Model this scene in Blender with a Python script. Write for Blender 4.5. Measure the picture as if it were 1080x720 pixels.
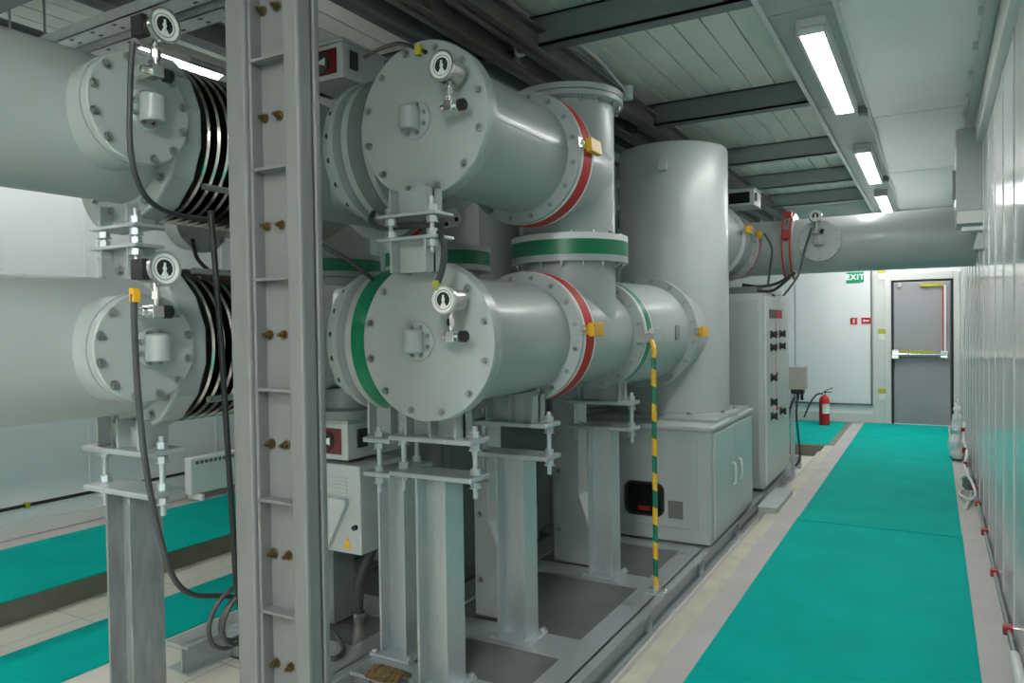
import bpy, bmesh, math, random
from mathutils import Vector, Matrix, Quaternion
random.seed(7)
PI = math.pi
S = bpy.context.scene
COL = S.collection
for o in list(bpy.data.objects): bpy.data.objects.remove(o)

# ------------------------------------------------------------------ camera
CAM = Vector((0, 0, 1.48))
FPX = 780.35
ROWS = (Vector((0.86858174, 0.49533764, -0.01436588)), Vector((-0.00248137, -0.02464218, -0.99969326)), Vector((-0.49553971, 0.86835096, -0.02017464)))
cd = bpy.data.cameras.new('camera'); cam = bpy.data.objects.new('camera', cd); COL.objects.link(cam)
cd.sensor_fit = 'HORIZONTAL'; cd.sensor_width = 36; cd.lens = 36 * FPX / 1080; cd.clip_start = .05
r_, d_, f_ = ROWS
cam.matrix_world = Matrix(((r_.x, -d_.x, -f_.x, CAM.x), (r_.y, -d_.y, -f_.y, CAM.y), (r_.z, -d_.z, -f_.z, CAM.z), (0, 0, 0, 1)))
S.camera = cam
# ------------------------------------------------------------------ light, world, exposure
LAMP = 36.0            # radiance of the ceiling lamp diffusers
S.view_settings.view_transform = 'Standard'; S.view_settings.look = 'None'
S.view_settings.exposure = 1.40; S.view_settings.gamma = 1; S.view_settings.use_curve_mapping = False
w = bpy.data.worlds.new('world'); S.world = w; w.use_nodes = True
w.node_tree.nodes['Background'].inputs[0].default_value = (.8, .9, 1, 1)
w.node_tree.nodes['Background'].inputs[1].default_value = .05

# ------------------------------------------------------------------ helpers
def at(px, py, ax, val):
    """Photograph pixel -> point on the plane where world axis ax equals val."""
    v = Vector((px - 540, py - 360, FPX))
    d = r_ * v.x + d_ * v.y + f_ * v.z
    return CAM + d * ((val - CAM[ax]) / d[ax])

def mat(name, col, rough=.5, metal=0, noise=0, scale=6, coat=0, bump=0, bscale=40, emit=None, spec=None, stretch=None, rvar=0):
    m = bpy.data.materials.new(name); m.use_nodes = True
    nt = m.node_tree; b = nt.nodes['Principled BSDF']
    b.inputs['Base Color'].default_value = (*col, 1); b.inputs['Roughness'].default_value = rough; b.inputs['Metallic'].default_value = metal
    if coat: b.inputs['Coat Weight'].default_value = coat; b.inputs['Coat Roughness'].default_value = .12
    if spec is not None: b.inputs['Specular IOR Level'].default_value = spec
    tc = nt.nodes.new('ShaderNodeTexCoord'); src = tc.outputs['Object']
    if stretch:
        mp = nt.nodes.new('ShaderNodeMapping'); mp.inputs['Scale'].default_value = stretch; nt.links.new(src, mp.inputs[0]); src = mp.outputs[0]
    if noise or rvar:
        n = nt.nodes.new('ShaderNodeTexNoise'); n.inputs['Scale'].default_value = scale; n.inputs['Detail'].default_value = 5
        nt.links.new(src, n.inputs['Vector'])
    if noise:
        rp = nt.nodes.new('ShaderNodeValToRGB')
        rp.color_ramp.elements[0].position = .3; rp.color_ramp.elements[1].position = .7
        rp.color_ramp.elements[0].color = (*[c * (1 - noise) for c in col], 1); rp.color_ramp.elements[1].color = (*[min(1, c * (1 + noise)) for c in col], 1)
        nt.links.new(n.outputs['Fac'], rp.inputs[0]); nt.links.new(rp.outputs[0], b.inputs['Base Color'])
    if rvar:
        mr = nt.nodes.new('ShaderNodeMapRange'); mr.inputs['To Min'].default_value = max(.02, rough - rvar); mr.inputs['To Max'].default_value = rough + rvar
        nt.links.new(n.outputs['Fac'], mr.inputs[0]); nt.links.new(mr.outputs[0], b.inputs['Roughness'])
    if bump:
        n2 = nt.nodes.new('ShaderNodeTexNoise'); n2.inputs['Scale'].default_value = bscale; n2.inputs['Detail'].default_value = 3
        nt.links.new(src, n2.inputs['Vector'])
        bp = nt.nodes.new('ShaderNodeBump'); bp.inputs['Strength'].default_value = bump; bp.inputs['Distance'].default_value = .01
        nt.links.new(n2.outputs['Fac'], bp.inputs['Height']); nt.links.new(bp.outputs[0], b.inputs['Normal'])
    if emit: b.inputs['Emission Color'].default_value = (*emit[:3], 1); b.inputs['Emission Strength'].default_value = emit[3]
    return m

def stripes(m, direction, period, duty, c2, axis_mix=None):
    """Alternate colour bands across object space (painted bands, plank joints, ribs)."""
    nt = m.node_tree; b = nt.nodes['Principled BSDF']
    tc = nt.nodes.new('ShaderNodeTexCoord'); dt = nt.nodes.new('ShaderNodeVectorMath'); dt.operation = 'DOT_PRODUCT'
    nt.links.new(tc.outputs['Object'], dt.inputs[0]); dt.inputs[1].default_value = direction
    fr = nt.nodes.new('ShaderNodeMath'); fr.operation = 'DIVIDE'; nt.links.new(dt.outputs['Value'], fr.inputs[0]); fr.inputs[1].default_value = period
    f2 = nt.nodes.new('ShaderNodeMath'); f2.operation = 'FRACT'; nt.links.new(fr.outputs[0], f2.inputs[0])
    gt = nt.nodes.new('ShaderNodeMath'); gt.operation = 'GREATER_THAN'; nt.links.new(f2.outputs[0], gt.inputs[0]); gt.inputs[1].default_value = duty
    mx = nt.nodes.new('ShaderNodeMix'); mx.data_type = 'RGBA'
    nt.links.new(gt.outputs[0], mx.inputs[0])
    l = b.inputs['Base Color'].links
    if l: nt.links.new(l[0].from_socket, mx.inputs[6])
    else: mx.inputs[6].default_value = b.inputs['Base Color'].default_value
    mx.inputs[7].default_value = (*c2, 1)
    nt.links.new(mx.outputs[2], b.inputs['Base Color'])
    return m

M = dict(
    gis=mat('grey_enamel', (.39, .42, .412), .37, noise=.04, scale=2, coat=.12, rvar=.05),
    gis_dark=mat('dark_grey_enamel', (.16, .18, .175), .45, noise=.06),
    cab=mat('cabinet_enamel', (.46, .49, .485), .38, noise=.03, scale=3, coat=.15),
    light=mat('light_grey_enamel', (.62, .63, .61), .35, noise=.03),
    galv=mat('galvanised_steel', (.52, .56, .575), .36, .6, noise=.06, scale=24, bump=.05, bscale=60, rvar=.08, stretch=(3, 3, .8)),
    galv_dull_shade=mat('dull_shaded_galvanised_steel', (.27, .29, .295), .5, .4, noise=.2, scale=9, stretch=(4, 4, .7), rvar=.1),  # dull steel; its dark tone also paints in shade on the left post
    steel=mat('bright_steel', (.62, .60, .57), .25, 1, noise=.1, scale=20),
    bellows=mat('bellows_metal', (.30, .285, .26), .22, 1, noise=.1, scale=20),
    bolt=mat('bolt_steel', (.34, .35, .34), .35, .8, noise=.15, scale=30),
    brass=mat('yellow_zinc_bolt', (.17, .125, .06), .35, .9, noise=.3, scale=60),
    column=mat('column_paint', (.155, .155, .155), .5, noise=.07, scale=5, bump=.05, bscale=30, stretch=(3, 3, .6)),
    beam=mat('beam_paint', (.175, .195, .205), .5, noise=.1, scale=3),
    rust=mat('brown_grey_beam_paint', (.17, .155, .15), .55, noise=.15, scale=4),
    plate=mat('dark_floor_plate', (.125, .125, .128), .32, noise=.2, scale=5, rvar=.1),
    black=mat('black_rubber', (.012, .012, .013), .45),
    cable=mat('grey_cable_sheath', (.055, .058, .06), .5),
    conduit=mat('flexible_conduit', (.07, .075, .075), .45, .3),
    mat=mat('teal_rubber_mat', (.0, .42, .36), .75, noise=.08, scale=3, bump=.06, bscale=300, spec=.06),
    edge=mat('aisle_edge_screed', (.50, .47, .455), .55, noise=.06, scale=4, bump=.06, bscale=50),
    nosing=mat('cream_nosing', (.56, .53, .43), .55, noise=.12, scale=6),
    cream=mat('cream_floor_paint', (.72, .70, .62), .42, noise=.05, scale=3),
    riser=mat('platform_riser', (.22, .205, .165), .6, noise=.1, scale=6),
    wall=mat('white_wall_panel', (.76, .78, .80), .33, noise=.02, scale=2),
    wallg=mat('glossy_white_cladding', (.65, .648, .648), .13),
    ceil=mat('ceiling_panel', (.80, .81, .75), .42, noise=.06, scale=1.5, bump=.05, bscale=3),
    ceil2=mat('ceiling_sheet', (.80, .81, .80), .30, noise=.05, scale=1.2, bump=.10, bscale=2.2),
    trunk=mat('trunking_paint', (.42, .45, .45), .4, noise=.04, scale=3),
    red=mat('red_paint', (.58, .025, .022), .5, noise=.08, spec=.25),
    redp=mat('red_plastic', (.36, .014, .018), .4),
    dred=mat('dark_red_window', (.12, .008, .012), .2),
    white=mat('white_paint', (.78, .79, .77), .4, noise=.03),
    green=mat('green_band_paint', (.006, .19, .085), .35, noise=.06),
    yellow=mat('yellow_plastic', (.80, .42, .01), .4),
    lamp=mat('lamp_diffuser', (.9, .9, .9), .5, emit=(1, 1, .97, LAMP)),
    glass=mat('dark_glass', (.01, .012, .012), .06),
    door=mat('door_leaf_grey', (.30, .30, .315), .42, noise=.05, scale=2),
    bezel=mat('chrome', (.75, .73, .70), .16, 1),
    dialw=mat('dial_white', (.82, .80, .78), .4),
    exit=mat('exit_sign_green', (.0, .22, .09), .4, emit=(.0, .3, .12, .15)),
    exitw=mat('exit_sign_white', (.9, .95, .9), .4, emit=(.9, 1, .92, .35)),
    foil=mat('plastic_film', (.80, .80, .80), .25, noise=.08, scale=12),
    beige=mat('beige_box', (.47, .45, .39), .45, noise=.05),
    olive=mat('yellow_green_stripe', (.45, .42, .03), .5),
    braid=mat('brown_braid', (.20, .13, .05), .7, noise=.5, scale=60),
    tag=mat('engraved_plate', (.24, .24, .225), .45, .3, noise=.25, scale=1, stretch=(3, 3, 160)),
)
ps = mat('yellow_green_pole', (.85, .47, .02), .38)
M['lamp_soft'] = mat('lamp_diffuser_soft', (.9, .9, .9), .5, emit=(1, 1, .97, LAMP * .20))
M['lamp_mid'] = mat('lamp_diffuser_mid', (.9, .9, .9), .5, emit=(1, 1, .98, LAMP * .52))
M['lamp_mild'] = mat('lamp_diffuser_mild', (.9, .9, .9), .5, emit=(1, 1, .98, LAMP * .3))
M['lamp_near'] = mat('lamp_diffuser_near', (.9, .9, .9), .5, emit=(1, 1, .98, LAMP * 1.6))
M['lamp_bright'] = mat('lamp_diffuser_bright', (.9, .9, .9), .5, emit=(1, 1, .98, LAMP * 3.1))
M['pole'] = stripes(ps, (.45, .25, 1), .19, .5, (.004, .17, .10))

stripes(M['cream'], (1, 0, 0), .6, .988, (.42, .40, .34)); stripes(M['cream'], (0, 1, 0), .6, .988, (.42, .40, .34))

class Frame:
    """Local (a, b, n) axes: n points out of a surface, b is up."""
    def __init__(s, o, a, b, n): s.o, s.a, s.b, s.n = Vector(o), Vector(a), Vector(b), Vector(n)
    def __call__(s, a, b, n=0): return s.o + s.a * a + s.b * b + s.n * n
def face_y(o): return Frame(o, (1, 0, 0), (0, 0, 1), (0, -1, 0))    # looks down the aisle towards the viewer
def face_x(o): return Frame(o, (0, 1, 0), (0, 0, 1), (1, 0, 0))     # looks across to the aisle side

class MB:
    def __init__(s): s.v, s.f, s.mi, s.sm, s.m = [], [], [], [], 0
    def _add(s, vs, fs, smooth):
        n = len(s.v); s.v += [Vector(v) for v in vs]
        for f in fs: s.f.append([i + n for i in f]); s.mi.append(s.m); s.sm.append(smooth)
        return s
    def box(s, x0, x1, y0, y1, z0, z1):
        vs = [(x, y, z) for z in (z0, z1) for y in (y0, y1) for x in (x0, x1)]
        return s._add(vs, [(0, 2, 3, 1), (4, 5, 7, 6), (0, 1, 5, 4), (2, 6, 7, 3), (0, 4, 6, 2), (1, 3, 7, 5)], False)
    def obox(s, F, a0, a1, b0, b1, n0, n1):
        vs = [F(a, b, n) for n in (n0, n1) for b in (b0, b1) for a in (a0, a1)]
        return s._add(vs, [(0, 2, 3, 1), (4, 5, 7, 6), (0, 1, 5, 4), (2, 6, 7, 3), (0, 4, 6, 2), (1, 3, 7, 5)], False)
    def lathe(s, o, axis, prof, seg=48, a0=0, a1=2 * PI):
        """prof: (radius, distance along axis) pairs."""
        o = Vector(o); ax = Vector(axis).normalized()
        u = ax.orthogonal().normalized()
        if abs(ax.z) < .9: u = Vector((0, 0, 1)).cross(ax).normalized()
        w_ = ax.cross(u); full = abs(a1 - a0 - 2 * PI) < 1e-6
        n = seg if full else seg + 1; vs = []; fs = []
        for r, t in prof:
            for i in range(n):
                a = a0 + (a1 - a0) * i / seg
                vs.append(o + ax * t + (u * math.cos(a) + w_ * math.sin(a)) * r)
        for k in range(len(prof) - 1):
            for i in range(seg):
                j = (i + 1) % n
                fs.append((k * n + i, k * n + j, (k + 1) * n + j, (k + 1) * n + i))
        if full:
            if prof[0][0] > 1e-6: fs.append(tuple(range(n)))
            if prof[-1][0] > 1e-6: fs.append(tuple(range((len(prof) - 1) * n, len(prof) * n)))
        return s._add(vs, fs, True)
    def cyl(s, p0, p1, r, seg=24, r1=None):
        p0, p1 = Vector(p0), Vector(p1)
        return s.lathe(p0, p1 - p0, [(r, 0), (r if r1 is None else r1, (p1 - p0).length)], seg)
    def ringo(s, o, axis, r0, r1, t0, t1, seg=64):
        return s.lathe(o, axis, [(r0, t0), (r1, t0), (r1, t1), (r0, t1), (r0, t0)], seg)
    def hexa(s, p0, p1, r): return s.cyl(p0, p1, r, 6)
    def tube(s, pts, r, seg=10, sub=8, closed=False):
        P = [Vector(p) for p in pts]; C = []
        n = len(P)
        if n == 2: C = P
        else:
            rng = n if closed else n - 1
            for i in range(rng):
                g = lambda k: P[k % n] if closed else P[max(0, min(n - 1, k))]
                p0, p1, p2, p3 = g(i - 1), g(i), g(i + 1), g(i + 2)
                for t in range(sub):
                    t /= sub
                    C.append(.5 * ((2 * p1) + (p2 - p0) * t + (2 * p0 - 5 * p1 + 4 * p2 - p3) * t * t + (3 * p1 - p0 - 3 * p2 + p3) * t ** 3))
            if not closed: C.append(P[-1])
        vs, fs = [], []; u = None; m = len(C)
        for i, c in enumerate(C):
            if closed: t = C[(i + 1) % m] - C[i - 1]
            else: t = C[min(i + 1, m - 1)] - C[max(i - 1, 0)]
            t.normalize()
            u = t.orthogonal() if u is None else (u - t * u.dot(t))
            u.normalize(); w_ = t.cross(u)
            for k in range(seg):
                a = 2 * PI * k / seg; vs.append(c + (u * math.cos(a) + w_ * math.sin(a)) * r)
        for i in range(m if closed else m - 1):
            j = (i + 1) % m
            for k in range(seg): l = (k + 1) % seg; fs.append((i * seg + k, i * seg + l, j * seg + l, j * seg + k))
        if not closed: fs.append(tuple(range(seg))); fs.append(tuple(range((m - 1) * seg, m * seg)))
        return s._add(vs, fs, True)
    def prism(s, F, poly, n0, n1):
        k = len(poly); vs = [F(a, b, n0) for a, b in poly] + [F(a, b, n1) for a, b in poly]
        fs = [tuple(range(k)), tuple(range(k, 2 * k))] + [(i, (i + 1) % k, (i + 1) % k + k, i + k) for i in range(k)]
        return s._add(vs, fs, False)
    def mesh(s, name, mats, off=Vector((0, 0, 0))):
        me = bpy.data.meshes.new(name); me.from_pydata([v - off for v in s.v], [], s.f)
        for m in (mats if isinstance(mats, (list, tuple)) else [mats]): me.materials.append(M[m] if isinstance(m, str) else m)
        for p, i, sm in zip(me.polygons, s.mi, s.sm): p.material_index = i; p.use_smooth = sm
        b = bmesh.new(); b.from_mesh(me); bmesh.ops.recalc_face_normals(b, faces=b.faces)
        for e in b.edges:
            if len(e.link_faces) == 2 and e.calc_face_angle(0) > .6: e.smooth = False
        b.to_mesh(me); b.free(); return me

def tag(o, label, cat, group=None, kind=None):
    if label: o['label'] = label
    if cat: o['category'] = cat
    if group: o['group'] = group
    if kind: o['kind'] = kind
    return o
def thing(name, loc, label, cat, group=None):
    o = bpy.data.objects.new(name, None); o.empty_display_size = .05; COL.objects.link(o); o.location = loc
    return tag(o, label, cat, group)
def rootloc(p):
    v = Vector((0, 0, 0))
    while p: v += p.location; p = p.parent
    return v
def part(name, mb, mats, parent=None, bev=0, label=None):
    off = rootloc(parent)
    o = bpy.data.objects.new(name, mb.mesh(name, mats, off)); COL.objects.link(o)
    if parent: o.parent = parent
    if bev:
        m = o.modifiers.new('bevel', 'BEVEL'); m.width = bev; m.segments = 2; m.limit_method = 'ANGLE'; m.angle_limit = .6
    if label: o['label'] = label
    return o
def single(name, mb, mats, label, cat, group=None, bev=0):
    off = sum(mb.v, Vector()) / len(mb.v); off.z = min(v.z for v in mb.v)
    o = bpy.data.objects.new(name, mb.mesh(name, mats, off)); COL.objects.link(o); o.location = off
    if bev:
        m = o.modifiers.new('bevel', 'BEVEL'); m.width = bev; m.segments = 2; m.limit_method = 'ANGLE'; m.angle_limit = .6
    return tag(o, label, cat, group)
def struct(name, mb, mats, parent=None, bev=0):
    o = part(name, mb, mats, parent, bev)
    if not parent: o['kind'] = 'structure'
    return o

_bm = {}
def bolt(parent, pos, n, r=.012, h=.011, m='bolt', name='bolt', washer=True, stud=False):
    """A hexagon bolt head with washer standing on a surface with normal n."""
    key = (r, h, m, washer, stud)
    if key not in _bm:
        b = MB()
        if washer: b.cyl((0, 0, -.001), (0, 0, .0025), r * 1.45, 14)
        b.hexa((0, 0, .0025), (0, 0, .0025 + h), r)
        if stud: b.cyl((0, 0, h), (0, 0, h * 2.2), r * .55, 10)
        _bm[key] = b.mesh(name, m)
    o = bpy.data.objects.new(name, _bm[key]); COL.objects.link(o)
    o.parent = parent; o.location = Vector(pos) - rootloc(parent)
    o.rotation_mode = 'QUATERNION'; o.rotation_quaternion = Vector((0, 0, 1)).rotation_difference(Vector(n).normalized()) @ Quaternion((0, 0, 1), random.random())
    return o
def bolt_ring(parent, o, axis, R, n, a0=0, vis=None, **kw):
    """n bolts on a circle about axis, standing along axis."""
    o = Vector(o); ax = Vector(axis).normalized()
    u = Vector((0, 0, 1)).cross(ax).normalized() if abs(ax.z) < .9 else Vector((1, 0, 0)); w_ = ax.cross(u)
    for i in range(n):
        a = a0 + 2 * PI * i / n
        p = o + (u * math.cos(a) + w_ * math.sin(a)) * R
        if vis and not vis(p): continue
        bolt(parent, p, ax, **kw)

# ================================================================== STRUCTURE
PIT = -.14
XW, YB, XL, YN = .32, 11.92, -5.80, -8.5         # right wall, far wall, left wall, wall behind the viewer
ZC = 3.22
b = MB().box(XL - .2, XW + .3, YN - .2, YB + .2, PIT - .1, PIT); struct('floor', b, 'cream')
b = MB().box(-1.04, XW, YN, YB, PIT, 0); struct('floor_aisle', b, 'edge')
b = MB().box(-1.14, -1.04, YN, 9.55, PIT, .0); struct('trim_1', b, 'nosing', bev=.004)
b = MB().box(-1.22, -1.14, YN, 9.55, PIT, -.075); struct('trim_2', b, 'edge', bev=.004)
b = MB(); b.box(XL, -4.49, 1.95, YB, PIT, -.008); b.box(-4.49, -1.04, 9.55, YB, PIT, -.008); struct('floor_platform', b, 'riser')
b = MB(); b.box(XL, -5.54, 1.95, YB, -.01, -.004); struct('trim_9', b, 'edge')
b = MB().box(XL - .15, XL, YN, YB, PIT, ZC + .1)
for i in range(17):
    y = -8.4 + 1.18 * i
    b.box(XL, XL + .006, y, y + .018, PIT, ZC); b.box(XL, XL + .012, y + .10, y + .13, PIT, ZC)
struct('wall_left', b, 'wall')
b = MB().box(XL, XL + .03, 1.95, YB, 0, .10); struct('baseboard_left', b, 'light', bev=.004)
# right wall: glossy white ribbed cladding
b = MB(); b.box(XW + .02, XW + .17, YN, YB, PIT, ZC + .1)
y = YN
while y < YB:
    b.box(XW, XW + .02, y, min(y + .575, YB), 0, ZC)
    b.box(XW - .006, XW + .02, y + .578, y + .597, 0, ZC)
    y += .60
struct('wall_right', b, 'wallg')
b = MB().box(XL, XW, YB, YB + .15, PIT, ZC + .1); b.box(XL, -1.86, YB - .02, YB, 0, ZC); struct('wall_far', b, 'wall')
b = MB().box(XL, XW + .1, YN - .15, YN, PIT, ZC + .1); struct('wall_near', b, 'wall')
# raised wall panel left of the door with dark edge, frame posts
b = MB().box(-1.83, -.80, YB - .025, YB, .28, 2.6); struct('trim_3', b, 'wall', bev=.006)
b = MB(); b.box(-1.86, -.775, YB - .03, YB, .255, .28); b.box(-.80, -.775, YB - .03, YB, .255, 2.6); struct('trim_4', b, 'gis_dark')
b = MB(); b.box(-1.86, -.60, YB - .02, YB, 0, .14); struct('baseboard_far', b, 'light', bev=.004)
# ceiling: planked on the left of the trunking, sheeted on the right
b = MB(); b.box(XL - .2, -.74, YN - .2, YB + .2, ZC + .02, ZC + .12)
x = XL
while x < -.75:
    b.box(x + .004, min(x + .156, -.74), YN, YB, ZC, ZC + .02); x += .16
struct('ceiling', b, 'ceil', bev=.003)
b = MB(); y = YN; 
for y0, y1 in ((YN, -.9), (-.88, 1.55), (1.57, 4.0), (4.02, 6.42), (6.44, 8.9), (8.92, YB)):
    b.box(-.745, XW + .2, y0, y1, ZC - .16, ZC + .1)
struct('ceiling_1', b, 'ceil2', bev=.003)
# cross beams under the planked ceiling
for i, y in enumerate((-.1, 1.85, 3.72, 5.68, 7.52, 9.05, 10.55)):
    b = MB(); b.box(XL, -.745, y, y + .012, ZC - .17, ZC); b.box(XL, -.745, y, y + .10, ZC - .17, ZC - .155); b.box(XL, -.745, y, y + .10, ZC - .012, ZC)
    struct('ceiling_beam', b, 'beam' if i < 4 else 'trunk')
# lengthwise roof rails over the gas tubes
for k, (x, z, m) in enumerate(((-2.33, 2.97, 'beam'), (-2.13, 2.98, 'rust'), (-1.93, 3.0, 'rust'), (-3.3, 2.97, 'beam'), (-4.2, 2.97, 'beam'))):
    b = MB(); b.box(x - .05, x + .05, YN, YB - .1, z, z + .012); b.box(x - .006, x + .006, YN, YB - .1, z, z + .13); b.box(x - .05, x + .05, YN, YB - .1, z + .118, z + .13)
    struct('ceiling_rail', b, m)
b = MB()
for y in (2.9, 3.75, 4.6, 5.6, 6.6): b.box(-2.14, -2.06, y, y + .09, 2.99, ZC)
struct('ceiling_hanger', b, 'rust')
# top trim along the right wall and small pipes over it
b = MB(); b.box(XW - .045, XW + .02, YN, 7.0, 2.80, 2.98); struct('trim_5', b, 'light', bev=.006)
b = MB(); b.box(XW - .10, XW - .045, YN, YB, ZC - .22, ZC - .16)
for i in range(16): b.box(XW - .125, XW - .10, .6 + i * .55, .63 + i * .55, ZC - .20, ZC - .16)
struct('trim_6', b, 'light')

# far door (part of the setting)
dr = MB(); dr.box(-.62, -.535, YB - .035, YB, 0, 2.16); dr.box(.235, .31, YB - .035, YB, 0, 2.16); dr.box(-.535, .235, YB - .035, YB, 2.06, 2.16)
door = struct('door_1', dr, 'light', bev=.006)
part('door_leaf', MB().box(-.50, .20, YB - .03, YB - .005, .02, 2.03), 'door', door, .012)
s_ = MB(); s_.ringo((0, 0, 0), (0, 1, 0), .1, .2, 0, .1, 4) if False else None
g = MB(); g.box(-.532, -.502, YB - .028, YB - .004, .0, 2.055); g.box(.202, .234, YB - .028, YB - .004, 0, 2.055); g.box(-.532, .234, YB - .028, YB - .004, 2.03, 2.06)
part('door_seal', g, 'black', door, .004)
part('threshold', MB().box(-.50, .2, YB - .06, YB, 0, .02), 'white', door)
pb = MB(); pb.cyl((-.50, YB - .10, 1.01), (.15, YB - .10, 1.01), .018, 12); pb.box(-.52, -.44, YB - .11, YB - .03, .95, 1.07); pb.box(.08, .16, YB - .11, YB - .03, .96, 1.06)
bar = part('push_bar', pb, 'bezel', door)
part('bar_label', MB().box(-.42, .0, YB - .118, YB - .085, 1.025, 1.06), 'olive', bar, label='yellow strip along the push bar')
part('lower_rail', MB().box(-.47, .16, YB - .05, YB - .03, .955, .975), 'gis_dark', bar)
part('vertical_rod', MB().box(.12, .145, YB - .055, YB - .03, 1.06, 1.97), 'white', door)
part('rod_strip', MB().box(.102, .115, YB - .05, YB - .03, 1.06, 1.95), 'red', door, label='thin red strip beside the white rod')
part('door_closer', MB().box(-.17, .11, YB - .06, YB - .03, 1.955, 1.995), 'olive', door, .004)
part('latch', MB().cyl((-.43, YB - .06, 1.985), (-.43, YB - .03, 1.985), .03, 14), 'bezel', door)
for z in (2.19, 1.32, .46):
    h = part('hinge_label', MB().box(-.70, -.605, YB - .045, YB - .036, z - .02, z + .05), 'olive', door, label='yellow sticker on the door frame')
    part('white_sticker', MB().box(-.69, -.615, YB - .044, YB - .036, z - .11, z - .02), 'white', h)
b = MB(); b.box(-.76, -.62, YB - .03, YB, 0, 2.3); struct('trim_8', b, 'light', bev=.004)

# ================================================================== MATS
def floor_mat(name, poly, z, lab, th=.006):
    F = Frame((0, 0, z), (1, 0, 0), (0, 1, 0), (0, 0, 1))
    return single(name, MB().prism(F, poly, 0, th), 'mat', lab, 'mat')
floor_mat('floor_mat', [(-.90, YN + .3), (.165, YN + .3), (.165, 5.92), (-.90, 5.92)], .002, 'teal rubber mat covering the near end of the right aisle')
floor_mat('floor_mat', [(-.89, 5.82), (.16, 5.82), (.16, 11.86), (-.88, 11.86)], .008, 'teal rubber mat on the aisle floor running up to the grey door')
floor_mat('floor_mat', [(-5.56, 1.96), (-4.47, 1.96), (-4.47, 11.6), (-5.56, 11.6)], -.006, 'teal rubber mat on the raised walkway along the left wall')
floor_mat('floor_mat', [(-4.06, .2), (-3.52, .2), (-3.52, 8.0), (-4.06, 8.0)], PIT + .002, 'teal rubber mat strip on the sunken cream floor at lower left')
floor_mat('floor_mat', [(-5.6, 1.55), (-4.10, 1.55), (-4.10, 1.92), (-5.6, 1.92)], PIT + .003, 'small teal mat corner below the end of the left walkway')
floor_mat('floor_mat', [(-4.3, 9.62), (-1.12, 9.62), (-1.12, 11.85), (-4.3, 11.85)], -.006, 'teal rubber mat beneath the fire extinguisher on the far platform')

# ================================================================== LAMPS
def ceiling_light(x, y0, y1, lab, group=None, z=2.98, m='lamp'):
    t = thing('ceiling_light', (x, (y0 + y1) / 2, z), lab, 'light', group)
    h = MB(); h.box(x - .075, x + .075, y0 - .03, y1 + .03, z + .02, z + .075); h.box(x - .075, x - .056, y0 - .03, y1 + .03, z - .006, z + .02); h.box(x + .056, x + .075, y0 - .03, y1 + .03, z - .006, z + .02); part('housing', h, 'light', t, .004)
    part('diffuser', MB().box(x - .055, x + .055, y0, y1, z, z + .022), m, t, .004)
    for ya, yb in ((y0 - .03, y0 - .001), (y1 + .001, y1 + .03)): part('end_cap', MB().box(x - .06, x + .06, ya, yb, z - .006, z + .03), 'white', t)
ceiling_light(-.55, 4.15, 5.83, 'nearest and longest glowing fluorescent light over the right aisle', m='lamp_mid')
ceiling_light(-.55, 7.30, 8.98, 'middle glowing fluorescent light over the right aisle', m='lamp_mild')
ceiling_light(-.55, 9.95, 11.45, 'farthest small glowing fluorescent light above the back pipe')
ceiling_light(-.55, -1.6, .08, 'fluorescent light over the aisle just behind the viewer', m='lamp_near')
ceiling_light(-.55, -4.75, -3.07, 'added fluorescent light over the aisle farther behind the viewer', m='lamp_bright')  # added out of view for low front light on the covers
ceiling_light(-.55, -7.9, -6.22, 'added fluorescent light at the far end of the aisle behind the viewer', m='lamp_bright')  # unseen extra lamp, put in to strengthen the front light
ceiling_light(-3.60, 2.35, 4.0, 'slim glowing lamp glimpsed left of the grey column above the pipe', z=2.95, m='lamp_soft')
ceiling_light(-4.9, -.9, .78, 'added lamp over the near end of the left walkway, out of view', m='lamp_mid')  # added unseen lamp to lift the lower left floor and wall
ceiling_light(-5.3, 2.0, 3.68, 'added softer lamp over the left walkway hidden by the upper near pipe', m='lamp_soft')  # added behind the pipe to brighten the upper left wall
# trunking carrying the aisle lamps
t = thing('lamp_trunking', (-.55, 4, 3.05), 'long grey cable trunking box running along the aisle ceiling above the lamps', 'trunking')
b = MB()
for y0, y1 in ((YN, .5), (.51, 2.3), (2.31, 4.0), (4.01, 5.9), (5.91, 7.4), (7.41, 9.2), (9.21, YB)): b.box(-.74, -.42, y0, y1, 3.055, 3.10)
part('cover', b, 'trunk', t, .003)
b = MB(); b.box(-.765, -.735, YN, YB, 3.03, 3.2); b.box(-.43, -.41, YN, YB, 3.04, 3.10); part('side_rail', b, 'light', t, .003)
for y in (6.3, 9.3):
    c = MB().tube([(-.44, y, 3.05), (-.42, y + .3, 3.02), (-.41, y + .7, 3.03), (-.42, y + 1.1, 3.05)], .008, 8); part('lamp_cable', c, 'white', t)
    part('junction_clip', MB().box(-.48, -.42, y - .3, y - .22, 3.0, 3.055), 'rust', t, label='small brown clip')

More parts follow.
